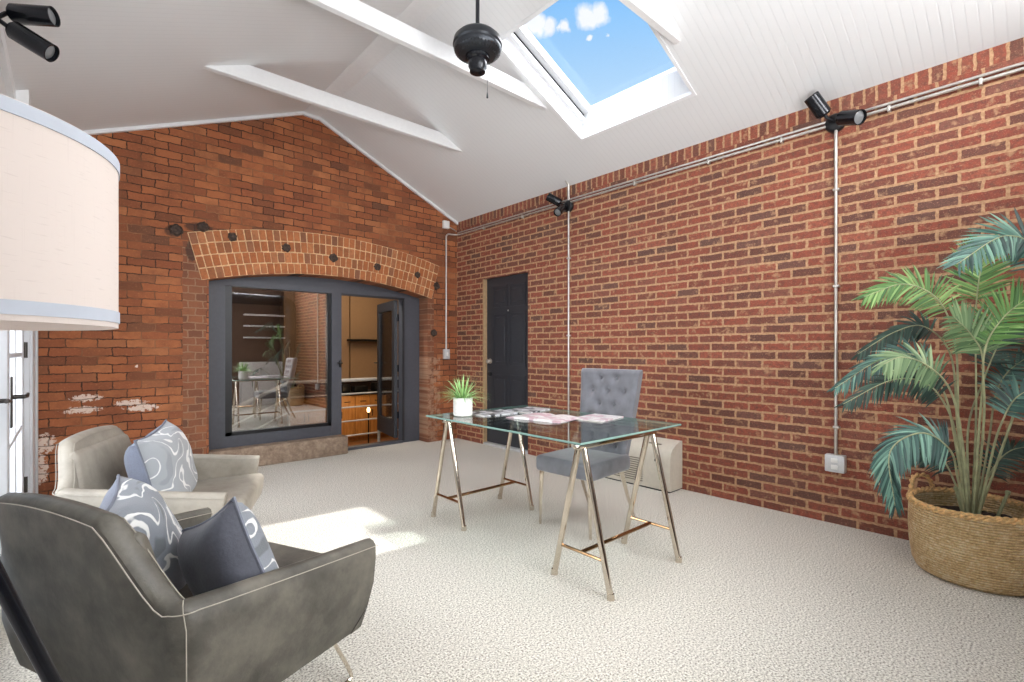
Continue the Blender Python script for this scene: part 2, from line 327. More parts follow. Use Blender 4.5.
# ------------------------------------------------------------------ mesh builder
class MB:
    def __init__(s): s.bm = bmesh.new(); s.rnd = s.bm.faces.layers.float.new('rnd')
    def _set(s, faces, mi=0, rnd=None):
        for f in faces:
            f.material_index = mi
            if rnd is not None: f[s.rnd] = rnd
    def box(s, a, b, mi=0, bev=0., mat=None, rnd=None, seg=2):
        x0, y0, z0 = (min(a[i], b[i]) for i in range(3)); x1, y1, z1 = (max(a[i], b[i]) for i in range(3))
        return s.hexa([(x0,y0,z0),(x1,y0,z0),(x1,y1,z0),(x0,y1,z0),(x0,y0,z1),(x1,y0,z1),(x1,y1,z1),(x0,y1,z1)], mi, bev, mat, rnd, seg)
    def hexa(s, p, mi=0, bev=0., mat=None, rnd=None, seg=2):
        t = bmesh.new()
        v = [t.verts.new((mat @ V(q)) if mat else q) for q in p]
        for f in ((3,2,1,0),(4,5,6,7),(0,1,5,4),(1,2,6,5),(2,3,7,6),(3,0,4,7)): t.faces.new([v[i] for i in f])
        if bev: bmesh.ops.bevel(t, geom=list(t.edges), offset=bev, segments=seg, profile=.5, affect='EDGES', clamp_overlap=True)
        s.merge(t, mi, rnd); return s
    def merge(s, t, mi=0, rnd=None):
        mp = {v: s.bm.verts.new(v.co) for v in t.verts}
        for f in t.faces:
            try: nf = s.bm.faces.new([mp[v] for v in f.verts])
            except ValueError: continue
            nf.material_index = mi
            if rnd is not None: nf[s.rnd] = rnd
        t.free()
    def prism(s, poly, off, mi=0, rnd=None):
        """flat polygon (3-D points) extruded by the vector off"""
        off = V(off); a = [s.bm.verts.new(q) for q in poly]; b = [s.bm.verts.new(V(q)+off) for q in poly]
        fs = [s.bm.faces.new(a), s.bm.faces.new(b[::-1])]
        n = len(a)
        for i in range(n): fs.append(s.bm.faces.new((a[i], b[i], b[(i+1) % n], a[(i+1) % n])))
        s._set(fs, mi, rnd); bmesh.ops.recalc_face_normals(s.bm, faces=fs); return s
    def tube(s, pts, r, seg=10, mi=0, rnd=None, cap=True, flat=1.):
        pts = [V(p) for p in pts]; n = len(pts); rr = r if isinstance(r, (list, tuple)) else [r]*n
        rings = []; ref = None
        for i in range(n):
            d = (pts[min(i+1, n-1)] - pts[max(i-1, 0)]).normalized()
            if ref is None:
                ref = V((0, 0, 1)) if abs(d.z) < .9 else V((1, 0, 0))
            u = (ref - d*ref.dot(d)).normalized(); w = d.cross(u); ref = u
            rings.append([s.bm.verts.new(pts[i] + (u*math.cos(2*PI*k/seg)*flat + w*math.sin(2*PI*k/seg))*rr[i]) for k in range(seg)])
        fs = []
        for i in range(n-1):
            for k in range(seg):
                fs.append(s.bm.faces.new((rings[i][k], rings[i][(k+1) % seg], rings[i+1][(k+1) % seg], rings[i+1][k])))
        if cap: fs += [s.bm.faces.new(rings[0][::-1]), s.bm.faces.new(rings[-1])]
        s._set(fs, mi, rnd); return s
    def lathe(s, prof, c=(0, 0, 0), seg=32, mi=0, mat=None, close=False, sx=1., sy=1.):
        c = V(c); rings = []
        for r, z in prof:
            rings.append([s.bm.verts.new((mat @ V((r*math.cos(2*PI*k/seg)*sx, r*math.sin(2*PI*k/seg)*sy, z)) if mat else c + V((r*math.cos(2*PI*k/seg)*sx, r*math.sin(2*PI*k/seg)*sy, z)))) for k in range(seg)])
        fs = []
        for i in range(len(prof)-1):
            for k in range(seg): fs.append(s.bm.faces.new((rings[i][k], rings[i][(k+1) % seg], rings[i+1][(k+1) % seg], rings[i+1][k])))
        if prof[0][0] > 1e-4 and not close: fs.append(s.bm.faces.new(rings[0][::-1]))
        if prof[-1][0] > 1e-4 and not close: fs.append(s.bm.faces.new(rings[-1]))
        s._set(fs, mi); return s
    def grid(s, rows, mi=0, rnd=None, closeu=False):
        vs = [[s.bm.verts.new(p) for p in r] for r in rows]; fs = []
        m = len(rows[0])
        for i in range(len(rows)-1):
            for k in range(m if closeu else m-1):
                fs.append(s.bm.faces.new((vs[i][k], vs[i][(k+1) % m], vs[i+1][(k+1) % m], vs[i+1][k])))
        s._set(fs, mi, rnd); return vs
    def build(s, name, mats, parent=None, loc=(0, 0, 0), rotz=0., angle=40, weld=True, flat=False, fixn=True):
        if weld: bmesh.ops.remove_doubles(s.bm, verts=list(s.bm.verts), dist=1e-5)
        if fixn: bmesh.ops.recalc_face_normals(s.bm, faces=list(s.bm.faces))
        me = bpy.data.meshes.new(name); s.bm.to_mesh(me); s.bm.free()
        for m in (mats if isinstance(mats, (list, tuple)) else [mats]): me.materials.append(m)
        if not flat:
            me.shade_smooth(); me.set_sharp_from_angle(angle=R(angle))
        o = bpy.data.objects.new(name, me); COL.objects.link(o)
        o.location = loc; o.rotation_euler.z = rotz
        if parent: o.parent = parent
        return o

def tag(o, label, cat, group=None):
    o['label'] = label; o['category'] = cat
    if group: o['group'] = group
    return o
def thing(name, label, cat, loc=(0, 0, 0), rotz=0., group=None):
    o = bpy.data.objects.new(name, None); COL.objects.link(o); o.location = loc; o.rotation_euler.z = rotz
    o.empty_display_size = .1
    return tag(o, label, cat, group)
def struct(o, label=None, cat=None):
    o['kind'] = 'structure'
    if label: o['label'] = label
    if cat: o['category'] = cat
    return o
def copy_tree(o, parent=None):
    c = o.copy(); COL.objects.link(c)
    if parent: c.parent = parent
    for ch in list(o.children): copy_tree(ch, c)
    return c
def bez(pts, n):
    """Catmull-Rom through pts"""
    P = [V(p) for p in pts]; P = [P[0]*2-P[1]] + P + [P[-1]*2-P[-2]]; out = []
    m = len(P)-3
    for i in range(n+1):
        u = i/n*m; k = min(int(u), m-1); t = u-k; a, b, c, d = P[k:k+4]
        out.append(.5*((2*b) + (c-a)*t + (2*a-5*b+4*c-d)*t*t + (3*b-a-3*c+d)*t**3))
    return out

# ------------------------------------------------------------------ room shell
XL, XR, YB, YF = -.28, 3.87, 5.40, -.45
RX0, RX1, RZ = 1.87, 2.02, 3.72
ML, MR = .4145, .4486
def zl(x): return RZ - ML*(RX0-x)
def zr(x): return RZ - .005 - MR*(x-RX1)
T = .24

m = MB(); m.box((XL-.3, -1.2, -.2), (4.4, YB+.30, 0)); struct(m.build('floor', M['carpet']), 'pale speckled carpet', 'floor')

# right wall with a recess for the black door
DY0, DY1, DZ = 4.03, 4.86, 2.07
m = MB()
pl = [(XR, YF-.3, 0), (XR, DY0, 0), (XR, DY0, DZ), (XR, DY1, DZ), (XR, DY1, 0), (XR, YB+.35, 0), (XR, YB+.35, 2.93), (XR, YF-.3, 2.93)]
m.prism(pl, (.25, 0, 0)); wall_right = struct(m.build('wall_right', M['brick_r'], flat=True), 'red brick wall with thick tan mortar', 'wall')
m = MB(); m.box((XR+.10, DY0-.1, 0), (XR+.3, DY1+.1, DZ+.1)); struct(m.build('trim_1', M['darktrim'], flat=True), None)

# back wall: gable with a segmental arched opening
AX0, AX1, AZ = .99, 3.41, 1.85
AC = (AX0+AX1)/2; HALF = (AX1-AX0)/2; RISE = .15
AR = (HALF**2+RISE**2)/(2*RISE); ACZ = AZ+RISE-AR
m = MB()
arc = []
for i in range(41):
    x = AX0+(AX1-AX0)*i/40
    arc.append((x, YB, ACZ+math.sqrt(AR*AR-(x-AC)**2)))
outline = [(XL-.1, YB, 0), (AX0, YB, 0)] + arc + [(AX1, YB, 0), (XR+.2, YB, 0), (XR+.2, YB, zr(XR+.2)+.1), (RX1, YB, RZ+.1), (RX0, YB, RZ+.1), (XL-.1, YB, zl(XL-.1)+.1)]
m.prism(outline, (0, .30, 0)); wall_back = struct(m.build('wall_back', M['brick_b'], flat=True), 'old orange brick gable wall with arched opening', 'wall')

# ring of arch bricks
m = MB()
RT = .112; a_half = math.asin(HALF/AR)+.012
rows_ = []
for ring in range(4):
    r0 = AR+ring*RT; nb = int(2*a_half*(r0+RT/2)/.066)
    sh = .5*(ring % 2)
    for k in range(nb):
        a0 = -a_half+2*a_half*(k+.075+ (random.random()-.5)*.06)/nb; a1 = -a_half+2*a_half*(k+.925+(random.random()-.5)*.06)/nb
        rr0, rr1 = r0+.006+random.uniform(-.004, .003), r0+RT-.006+random.uniform(-.003, .004)
        y = YB-.012-random.uniform(0, .006)
        q = [(AC+r*math.sin(a), yy, ACZ+r*math.cos(a)) for yy in (y, YB+.02) for r, a in ((rr0, a0), (rr0, a1), (rr1, a1), (rr1, a0))]
        m.hexa(q, 0, .004, None, random.random(), 1)
arch = m.build('brick_arch', M['arch'], wall_back, weld=False); arch['label'] = 'segmental arch of rowlock bricks with pale mortar'
m = MB()
pa = [(AC+r*math.sin(a), YB-.008, ACZ+r*math.cos(a)) for r, sgn in ((AR+.003, 1), (AR+4*RT, -1)) for a in [sgn*(-a_half+2*a_half*i/40) for i in range(41)]]
m.prism(pa, (0, .02, 0)); m.build('mortar_bed', M['mortar'], wall_back, flat=True)
# dark bolt holes around the arch
for (x, z, r) in ((1.187, 2.282, .045), (1.688, 2.244, .047), (2.185, 2.202, .05), (2.713, 2.161, .045), (3.255, 2.122, .042), (3.537, 2.008, .05), (3.50, 1.399, .045), (.731, 2.276, .055), (.943, 2.339, .05)):
    m = MB(); prof = []
    rows = []
    for (q, d) in ((1.0, -.012), (.93, .006), (.7, .016), (.45, .010), (.01, .006)):
        rows.append([(x+r*q*math.cos(2*PI*k/18)*(1+.12*math.sin(3*k+x*9)), YB-.012-d, z+r*q*math.sin(2*PI*k/18)*(1+.12*math.cos(2*k+x*5))) for k in range(18)])
    m.grid(rows, closeu=True); o = m.build('bolt_hole', M['iron'], wall_back); o['label'] = 'dark round plugged hole in the brick'

# left wall (white), thicker towards the back, front wall (brown) below an unseen gable window added for daylight
m = MB(); m.box((XL-.2, YF-.3, 0), (XL, 2.05, 2.95)); m.box((XL-.2, 4.47, 0), (-.19, YB+.05, 2.95)); m.box((XL-.2, 2.05, 2.12), (XL, 4.47, 2.95))
struct(m.build('wall_left', M['wallwhite'], flat=True), 'white painted wall', 'wall')
m = MB(); m.box((XL-.1, YF-.2, 0), (XR+.1, YF, .9)); m.box((XL-.1, YF-.2, .9), (.85, YF, 2.62)); m.box((2.32, YF-.2, .9), (XR+.1, YF, 2.62)); m.box((.85, YF-.2, 2.45), (2.32, YF, 2.62)); struct(m.build('wall_front', M['brownwall'], flat=True), 'brown painted wall', 'wall')
m = MB()
for x in (XL-.05, .68, RX0+.05, 3.0, XR-.0):
    zt = (zl(x) if x < RX0 else zr(x)) + .02
    m.box((x-.03, YF-.12, 2.62), (x+.03, YF-.04, zt))
m.box((XL-.1, YF-.14, 2.60), (XR+.1, YF-.02, 2.66))
w3 = struct(m.build('added_window_3', M['white'], flat=True), 'added gable window above the brown wall', 'window')
m = MB(); m.prism([(XL-.1, YF-.09, 2.62), (XR+.1, YF-.09, 2.62), (XR+.1, YF-.09, zr(XR+.1)), (RX1, YF-.09, RZ), (RX0, YF-.09, RZ), (XL-.1, YF-.09, zl(XL-.1))], (0, .01, 0))
m.build('pane', M['skyglass'], w3, flat=True)

m = MB()  # unseen window added as a way in for daylight
for a, b in (((.85, YF-.13, .9), (.91, YF-.05, 2.45)), ((2.26, YF-.13, .9), (2.32, YF-.05, 2.45)), ((1.56, YF-.13, .9), (1.61, YF-.05, 2.45)), ((.91, YF-.13, .9), (2.26, YF-.05, .96)), ((.91, YF-.13, 2.39), (2.26, YF-.05, 2.45)), ((.81, YF-.16, .86), (2.36, YF+.04, .9))): m.box(a, b)
w4 = struct(m.build('added_window_4', M['white'], flat=True, weld=False), 'added wide white window in the brown wall', 'window')
m = MB(); m.box((.90, YF-.095, .95), (2.27, YF-.09, 2.40)); m.build('pane', M['skyglass'], w4, flat=True)

# ceiling: two beadboard slopes and a flat ridge strip, skylight opening in the right slope
SX0, SX1, SY0, SY1 = 2.43, 3.445, 1.81, 2.89
m = MB()
Y0, Y1 = -2.2, YB+.32  # slabs run on past the front wall, an added overhang blocking the sun
def slope_piece(x0, x1, y0, y1, f):
    m.hexa([(x0, y0, f(x0)), (x1, y0, f(x1)), (x1, y1, f(x1)), (x0, y1, f(x0)), (x0, y0, f(x0)+T), (x1, y0, f(x1)+T), (x1, y1, f(x1)+T), (x0, y1, f(x0)+T)])
slope_piece(XL-.5, RX0, Y0, Y1, zl)
slope_piece(RX1, SX0, Y0, Y1, zr); slope_piece(SX1, XR+.5, Y0, Y1, zr)
slope_piece(SX0, SX1, Y0, SY0, zr); slope_piece(SX0, SX1, SY1, Y1, zr)
struct(m.build('ceiling', M['bead'], flat=True, weld=False), 'white beadboard vaulted ceiling', 'ceiling')
m = MB(); m.hexa([(RX0-.01, Y0, RZ-.008), (RX1+.01, Y0, RZ-.013), (RX1+.01, Y1, RZ-.013), (RX0-.01, Y1, RZ-.008), (RX0-.01, Y0, RZ+T), (RX1+.01, Y0, RZ+T), (RX1+.01, Y1, RZ+T), (RX0-.01, Y1, RZ+T)])
struct(m.build('trim_2', M['white'], flat=True), 'flat white ridge board', 'trim')
# white edging where the slopes meet the brick gable
m = MB()
for x0, x1, f in ((XL, RX0, zl), (RX1, XR, zr)):
    m.hexa([(x0, YB-.03, f(x0)-.032), (x1, YB-.03, f(x1)-.032), (x1, YB, f(x1)-.032), (x0, YB, f(x0)-.032), (x0, YB-.03, f(x0)+.01), (x1, YB-.03, f(x1)+.01), (x1, YB, f(x1)+.01), (x0, YB, f(x0)+.01)])
m.hexa([(RX0, YB-.03, RZ-.04), (RX1, YB-.03, RZ-.045), (RX1, YB, RZ-.045), (RX0, YB, RZ-.04), (RX0, YB-.03, RZ), (RX1, YB-.03, RZ), (RX1, YB, RZ), (RX0, YB, RZ)])
struct(m.build('trim_3', M['bright'], flat=True), 'white edging along the gable', 'trim')
m = MB(); m.box((XL, YF, 2.80-.05), (XL+.03, YB-.03, 2.86)); struct(m.build('trim_4', M['bright'], flat=True), 'white eave trim', 'trim')

# tie beams
for i, y in enumerate((4.17, 2.94, 1.70)):
    m = MB(); z0, z1 = 3.25, 3.375
    xa = lambda z: RX0-(RZ-z)/ML-.02
    xb = lambda z: RX1+(RZ-.005-z)/MR+.02
    m.hexa([(xa(z0), y, z0), (xb(z0), y, z0), (xb(z0), y+.05, z0), (xa(z0), y+.05, z0), (xa(z1), y, z1), (xb(z1), y, z1), (xb(z1), y+.05, z1), (xa(z1), y+.05, z1)], 0, .004, seg=1)
    struct(m.build('trim_%d' % (5+i), M['white'], flat=True), ['white tie beam nearest the brick gable', 'white tie beam behind the ceiling fan', 'white tie beam crossing the near end of the skylight'][i], 'beam')

# skylight: shaft lining, sash, pane
def skp(x, y, d): return (x + d*MR/math.hypot(1, MR), y, zr(x) + d/math.hypot(1, MR))
def skframe(m, i0, i1, d0, d1):
    """square ring between inset i0 and i1, depth d0..d1 along the slope normal"""
    def cs(i): return [(SX0+i, SY0+i), (SX1-i, SY0+i), (SX1-i, SY1-i), (SX0+i, SY1-i)]
    a, b = cs(i0), cs(i1)
    for k in range(4):
        l = (k+1) % 4
        q = [skp(*a[k], d0), skp(*a[l], d0), skp(*b[l], d0), skp(*b[k], d0), skp(*a[k], d1), skp(*a[l], d1), skp(*b[l], d1), skp(*b[k], d1)]
        m.hexa(q)
m = MB(); skframe(m, -.012, .012, -.006, .30); w1 = struct(m.build('window_1', M['bright'], flat=True, weld=False), 'roof skylight with white lining', 'window')
m = MB(); skframe(m, .012, .05, .13, .16); m.build('sill_step', M['bright'], w1, flat=True, weld=False)
m = MB(); skframe(m, .012, .030, .195, .20); m.build('gasket', M['darktrim'], w1, flat=True, weld=False)
m = MB(); skframe(m, .012, .085, .205, .27); m.build('sash', M['bright'], w1, flat=True, weld=False)
m = MB(); m.hexa([skp(x, y, d) for d in (.235, .24) for x, y in ((SX0+.08, SY0+.08), (SX1-.08, SY0+.08), (SX1-.08, SY1-.08), (SX0+.08, SY1-.08))]); m.build('pane', M['skyglass'], w1, flat=True)

# arched opening: slate frame with a fixed pane on the left and a door on the right
FY = 5.60
m = MB()
pf = [(AX0-.06, FY, 0.2), (1.17, FY, .2), (1.17, FY, 1.83), (2.25, FY, 1.83), (2.25, FY, .2), (2.36, FY, .2), (2.36, FY, 1.83), (3.16, FY, 1.84), (3.16, FY, 0), (3.50, FY, 0), (3.50, FY, 1.9), (AC, FY, 2.2), (AX0-.06, FY, 1.9)]
m.box((AX0-.06, FY, .19), (1.17, FY+.1, 2.0)); m.box((1.17, FY, 1.83), (3.16, FY+.1, 1.90)); m.box((2.25, FY-.005, .0), (2.365, FY+.1, 1.83)); m.box((1.17, FY, .19), (2.25, FY+.1, .31))
m.box((3.16, FY, .0), (3.5, FY+.1, 2.0)); m.box((2.365, FY-.02, 0), (3.16, FY+.1, .03))
m.box((AX0-.06, FY+.03, 1.90), (3.5, FY+.1, 2.1))
m.box((AX0-.06, FY-.0, .0), (2.25, FY+.1, .19))
w2 = struct(m.build('window_2', M['slate'], flat=True, weld=False), 'slate framed window and doorway in the arch', 'window')
m = MB(); m.box((1.16, FY+.055, .30), (2.26, FY+.063, 1.84)); m.build('pane', M['winglass'], w2, flat=True)
m = MB()
for a, b in (((1.17, FY+.02, .31), (1.235, FY+.054, 1.83)), ((1.17, FY+.02, .31), (2.25, FY+.054, .345)), ((2.215, FY+.02, .31), (2.25, FY+.054, 1.83))): m.box(a, b)
m.build('glazing_bead', M['black'], w2, flat=True, weld=False)
m = MB(); m.box((3.16, FY-.012, .03), (3.185, FY, 1.84)); m.box((2.365, FY-.012, 1.815), (3.185, FY, 1.84)); m.build('door_stop', M['darktrim'], w2, flat=True, weld=False)
m = MB(); m.box((2.335, FY-.02, .98), (2.36, FY-.004, 1.06), bev=.003); m.tube([(2.35, FY-.012, 1.03), (2.35, FY-.06, 1.03), (2.30, FY-.06, 1.03)], .009, 8); m.build('door_handle', M['black'], w2)
# opened door leaf beyond
dl = bpy.data.objects.new('door_1', None); COL.objects.link(dl); struct(dl, 'slate glass door leaf standing open', 'door'); dl.location = (3.15, FY+.1, 0); dl.rotation_euler.z = R(79)
m = MB()
for a, b in (((0, 0, .05), (.10, .045, 1.82)), ((.68, 0, .05), (.78, .045, 1.82)), ((.1, 0, .05), (.68, .045, .26)), ((.1, 0, 1.70), (.68, .045, 1.82))): m.box(a, b)
m.build('leaf_frame', M['blackdoor'], dl, flat=True, weld=False)
m = MB(); m.box((.1, .018, .26), (.68, .026, 1.70)); m.build('pane', M['doorglass'], dl, flat=True)
m = MB(); m.tube([(.73, .05, 1.0), (.73, .095, 1.0), (.62, .095, 1.0)], .009, 8); m.build('door_handle', M['black'], dl)
for z in (.3, .9, 1.55):
    m = MB(); m.tube([(-.01, .0, z), (-.01, .0, z+.09)], .012, 8); m.build('hinge', M['black'], dl)
# stone sill block
m = MB(); m.box((.80, YB+.02, 0), (2.37, FY-.002, .20), bev=.012, seg=2)
for v in m.bm.verts: v.co += V((noise.noise(v.co*9)*.006, noise.noise(v.co*7+V((3, 0, 0)))*.008, noise.noise(v.co*8+V((0, 5, 0)))*.006 if v.co.z > .1 else 0))
struct(m.build('trim_8', M['stone']), 'rough stone sill block under the window', 'sill')

# black six panel door in the right wall
m = MB(); dr = bpy.data.objects.new('door_2', None); COL.objects.link(dr); dr.location = (XR+.055, DY0, 0); struct(dr, 'black six panel door in the brick wall', 'door')
m.box((0, 0, .03), (.045, DY1-DY0-.03, DZ-.0)); m.build('leaf', M['blackdoor'], dr, flat=True)
w_ = DY1-DY0-.03
for (z0, z1) in ((.22, .86), (1.0, 1.62), (1.72, 1.95)):
    for (y0, y1) in ((.11, .35), (.42, .66)):
        m = MB()
        m.box((-.006, y0-.018, z0-.018), (0, y1+.018, z0)); m.box((-.006, y0-.018, z1), (0, y1+.018, z1+.018)); m.box((-.006, y0-.018, z0), (0, y0, z1)); m.box((-.006, y1, z0), (0, y1+.018, z1))
        m.box((-.008, y0+.035, z0+.035), (0, y1-.035, z1-.035), bev=.006, seg=1)
        m.build('raised_panel', M['blackdoor'], dr, weld=False)
m = MB(); mt = Matrix.Translation((-.0, w_-.065, 1.04)) @ Matrix.Rotation(-PI/2, 4, 'Y')
m.lathe([(.0, .055), (.018, .054), (.027, .045), (.026, .034), (.012, .024), (.012, .008), (.032, .006), (.032, 0)], mat=mt, seg=20); m.build('door_knob', M['steel'], dr)['label'] = 'round silver knob'
m = MB(); mt = Matrix.Translation((-.0, w_-.065, .88)) @ Matrix.Rotation(-PI/2, 4, 'Y')
m.lathe([(.0, .03), (.022, .028), (.03, .018), (.03, 0)], mat=mt, seg=20); m.build('deadbolt', M['black'], dr)
m = MB(); mt = Matrix.Translation((-.0, w_/2, 1.655)) @ Matrix.Rotation(-PI/2, 4, 'Y'); m.lathe([(.0, .004), (.01, .003), (.012, 0)], mat=mt, seg=14); m.build('peephole', M['steel'], dr)
m = MB(); m.box((XR+.005, DY1-.028, 0), (XR+.1, DY1-.002, DZ-.0)); struct(m.build('trim_9', M['tanwood'], flat=True), 'raw timber door jamb', 'trim')
m = MB(); m.box((XR-.01, DY0, 0), (XR+.1, DY1-.03, .028), bev=.004, seg=1); struct(m.build('trim_10', M['silverpaint']), 'metal door threshold', 'trim')

# white glazed door in the left wall
dw = bpy.data.objects.new('door_3', None); COL.objects.link(dw); dw.location = (-.30, 0, 0); struct(dw, 'white glazed double door', 'door')
for (y0, y1) in ((2.11, 3.25), (3.27, 4.42)):
    m = MB(); dx = .045 if y0 > 3 else 0
    for a, b in (((0, y0, .02), (.045, y0+.12, 2.06)), ((0, y1-.12, .02), (.045, y1, 2.06)), ((0, y0+.12, .02), (.045, y1-.12, .25)), ((0, y0+.12, 1.94), (.045, y1-.12, 2.06)), ((.005, y0+.12, 1.14), (.042, y1-.12, 1.165)), ((.005, y0+.12, .69), (.042, y1-.12, .715)), ((.005, y0+.12, 1.59), (.042, y1-.12, 1.615)), ((.005, (y0+y1)/2-.012, .25), (.042, (y0+y1)/2+.012, 1.94))): m.box((a[0]+dx, a[1], a[2]), (b[0]+dx, b[1], b[2]), bev=.004, seg=1)
    m.build('leaf_frame', M['doorwhite'], dw, weld=False)
    m = MB(); m.box((.018+dx, y0+.11, .24), (.024+dx, y1-.11, 1.95)); m.build('pane', M['skyglass'], dw, flat=True)
for y, dx, s in ((3.42, .045, 1), (3.19, 0, -1)):
    m = MB(); m.box((.045+dx, y-.022, .80), (.053+dx, y+.022, 1.05), bev=.003, seg=1); m.tube([(.05+dx, y, .95), (.095+dx, y, .95), (.10+dx, y+s*.03, .95), (.10+dx, y+s*.13, .955)], [.011, .010, .010, .008], 10); m.build('door_handle', M['handle'], dw)
for z in (.32, 1.18, 1.8):
    m = MB(); m.tube([(.095, 4.425, z-.05), (.095, 4.425, z+.05)], .012, 10); m.build('hinge', M['handle'], dw)
m = MB(); m.box((XL, 4.425, 0), (-.185, 4.47, 2.10)); m.box((XL, 2.03, 0), (-.235, 2.105, 2.12)); m.box((XL, 2.03, 2.065), (-.235, 4.47, 2.15)); m.box((XL, 4.47, 0), (-.172, 4.56, 2.18), bev=.004, seg=1); m.box((-.19, 5.30, 0), (-.176, YB, 2.75), bev=.004, seg=1)
struct(m.build('trim_11', M['doorwhite'], flat=True, weld=False), 'white door casing', 'trim')

# ------------------------------------------------------------------ hall beyond the opening (lower level, warm kitchen light)
HY0, HY1 = YB+.30, 9.8
m = MB(); m.box((-.2, HY0, -.8), (6.4, HY1+.3, -.6)); hf = struct(m.build('floor_hall', M['hallfloor'], flat=True), 'lower hall floor', 'floor')
m = MB(); m.box((.6, HY0, -.6), (6.2, 6.65, -.2)); m.build('landing', M['carpet'], hf, flat=True)
m = MB(); m.box((-.2, HY1, -.6), (6.4, HY1+.15, 2.8)); m.box((-.2, HY0, -.6), (-.05, HY1, 2.8)); m.box((6.2, HY0, -.6), (6.4, HY1, 2.8)); m.box((3.9, HY0, -.6), (6.2, HY0+.1, 2.8)); m.box((-.2, HY0+.02, -.6), (.8, HY0+.1, 2.8)); m.box((-.2, HY0+.02, 2.1), (4, HY0+.1, 2.8))
struct(m.build('wall_hall', M['hallwall'], flat=True, weld=False), 'brown hall walls', 'wall')
m = MB(); m.box((-.2, HY0, 2.7), (6.4, HY1+.15, 2.9)); struct(m.build('ceiling_hall', M['hallwall'], flat=True), 'hall ceiling', 'ceiling')
rl = thing('stair_railing', 'pale metal stair railing seen beyond the glass and open doorway', 'railing', (2.3, 6.55, -.2))
top, low = .965, .0
X0, X1 = -.22, 2.6
m = MB(); m.tube([(-1.3, 0, .48), (X0, 0, top), (X1, 0, top)], .024, 10); m.build('handrail', M['rail'], rl)
for z in (.775, .59, .40, .2):
    m = MB(); m.tube([(-1.3, 0, z-.49), (X0+.0, 0, z), (X1, 0, z)], .010, 8); m.build('rail_bar', M['rail'], rl)
for x in (X0, 1.02, X1):
    m = MB(); m.tube([(x, 0, 0), (x, 0, top)], .02, 10); m.build('post', M['rail'], rl)
KY = 9.15
for i in range(4):
    x = 2.9+i*.62
    c = thing('kitchen_cabinet', ['honey wood base cabinet in the lower kitchen, leftmost behind the window pane', 'honey wood base cabinet in the lower kitchen, just left of the door mullion', 'honey wood base cabinet in the lower kitchen, centred in the doorway', 'honey wood base cabinet in the lower kitchen, behind the open glass door leaf'][i], 'cabinet', (x, KY, -.6), group=None)
    m = MB(); m.box((0, .02, .08), (.615, .62, .90)); m.box((.0, .08, 0), (.615, .62, .08)); m.build('body', M['cabwood'], c, flat=True, weld=False)
    for k in (0, 1):
        m = MB(); a = .006+k*.305; m.box((a, 0, .10), (a+.298, .02, .66), bev=.003, seg=1); d = m.build('door', M['cabwood'], c)
        m = MB(); hx = a+(.265 if k == 0 else .033); m.tube([(hx, -.0, .48), (hx, -.03, .48), (hx, -.03, .60), (hx, 0, .60)], .007, 8); m.build('handle', M['black'], d)
        m = MB(); m.box((a, 0, .67), (a+.298, .02, .89), bev=.003, seg=1); d = m.build('drawer', M['cabwood'], c)
        m = MB(); m.tube([(a+.10, 0, .78), (a+.10, -.03, .78), (a+.20, -.03, .78), (a+.20, 0, .78)], .007, 8); m.build('handle', M['black'], d)
m = MB(); m.box((2.85, KY-.03, .301), (5.45, KY+.64, .345), bev=.004, seg=1); tag(m.build('countertop', M['counter']), 'dark kitchen countertop over the honey wood cabinets', 'countertop')
for (x, w, lab) in ((2.95, .82, 'tan full height wall panel left of the mullion beyond the window'), (3.78, .44, 'narrow tan wall panel at the left of the doorway view'), (4.23, 1.2, 'wide tan wall panel behind the open door leaf')):
    m = MB(); m.box((x, KY+.42, .60), (x+w-.012, KY+.63, 2.65), bev=.003, seg=1); tag(m.build('tall_wall_panel', M['tancab']), lab, 'wall panel')
m = MB(); m.box((4.15, KY+.24, 1.36), (4.8, KY+.415, 1.40), bev=.003, seg=1); tag(m.build('wall_ledge', M['black']), 'thin dark ledge on the tan panel beyond the doorway', 'shelf')
for k, (x, w, h_) in enumerate(((3.72, .12, .13), (3.95, .16, .16), (4.2, .28, .11), (4.62, .12, .17))):
    m = MB(); m.box((x, KY+.15, .346), (x+w, KY+.33, .346+h_), bev=.012); tag(m.build('counter_appliance', M['black']), ['small dark appliance at the left end of the far counter', 'dark upright appliance left of centre on the far counter', 'long low dark appliance in the middle of the far counter', 'dark tall appliance at the right of the far counter'][k], 'appliance', None)
lp = thing('table_lantern', 'small warm glowing lantern on the lower level beyond the doorway', 'lamp', (4.15, 8.6, -.6))
m = MB(); m.lathe([(.10, 0), (.10, .02), (.012, .03), (.012, .60), (.03, .62)], seg=16); m.build('stand', M['black'], lp)
m = MB(); m.lathe([(.0, .62), (.025, .63), (.03, .68), (.018, .71), (0, .715)], seg=16); m.build('bulb', M['bulb'], lp)

# ------------------------------------------------------------------ things on the brown front wall (seen mirrored in the pane)
for z, lab in ((1.94, 'white wall shelf mirrored in the window, topmost of three'), (1.70, 'white wall shelf mirrored in the window, middle of three'), (1.45, 'white wall shelf mirrored in the window, lowest of three')):
    m = MB(); m.box((2.80, YF+.003, z-.014), (3.62, YF+.2, z+.014), bev=.003, seg=1); tag(m.build('wall_shelf', M['white']), lab, 'shelf', 'white wall shelves')
m = MB(); m.tube(bez([(1.95, YF+.2, 2.27), (2.6, YF+.2, 2.27), (3.4, YF+.2, 2.27), (3.58, YF+.2, 2.26), (3.69, YF+.2, 2.18), (3.71, YF+.2, 2.0), (3.71, YF+.2, 1.4), (3.71, YF+.2, .015)], 50), .115, 20); m.build('air_duct', M['blackgloss'])
tag(bpy.data.objects['air_duct'], 'fat black air duct with an elbow, mirrored in the window', 'duct')
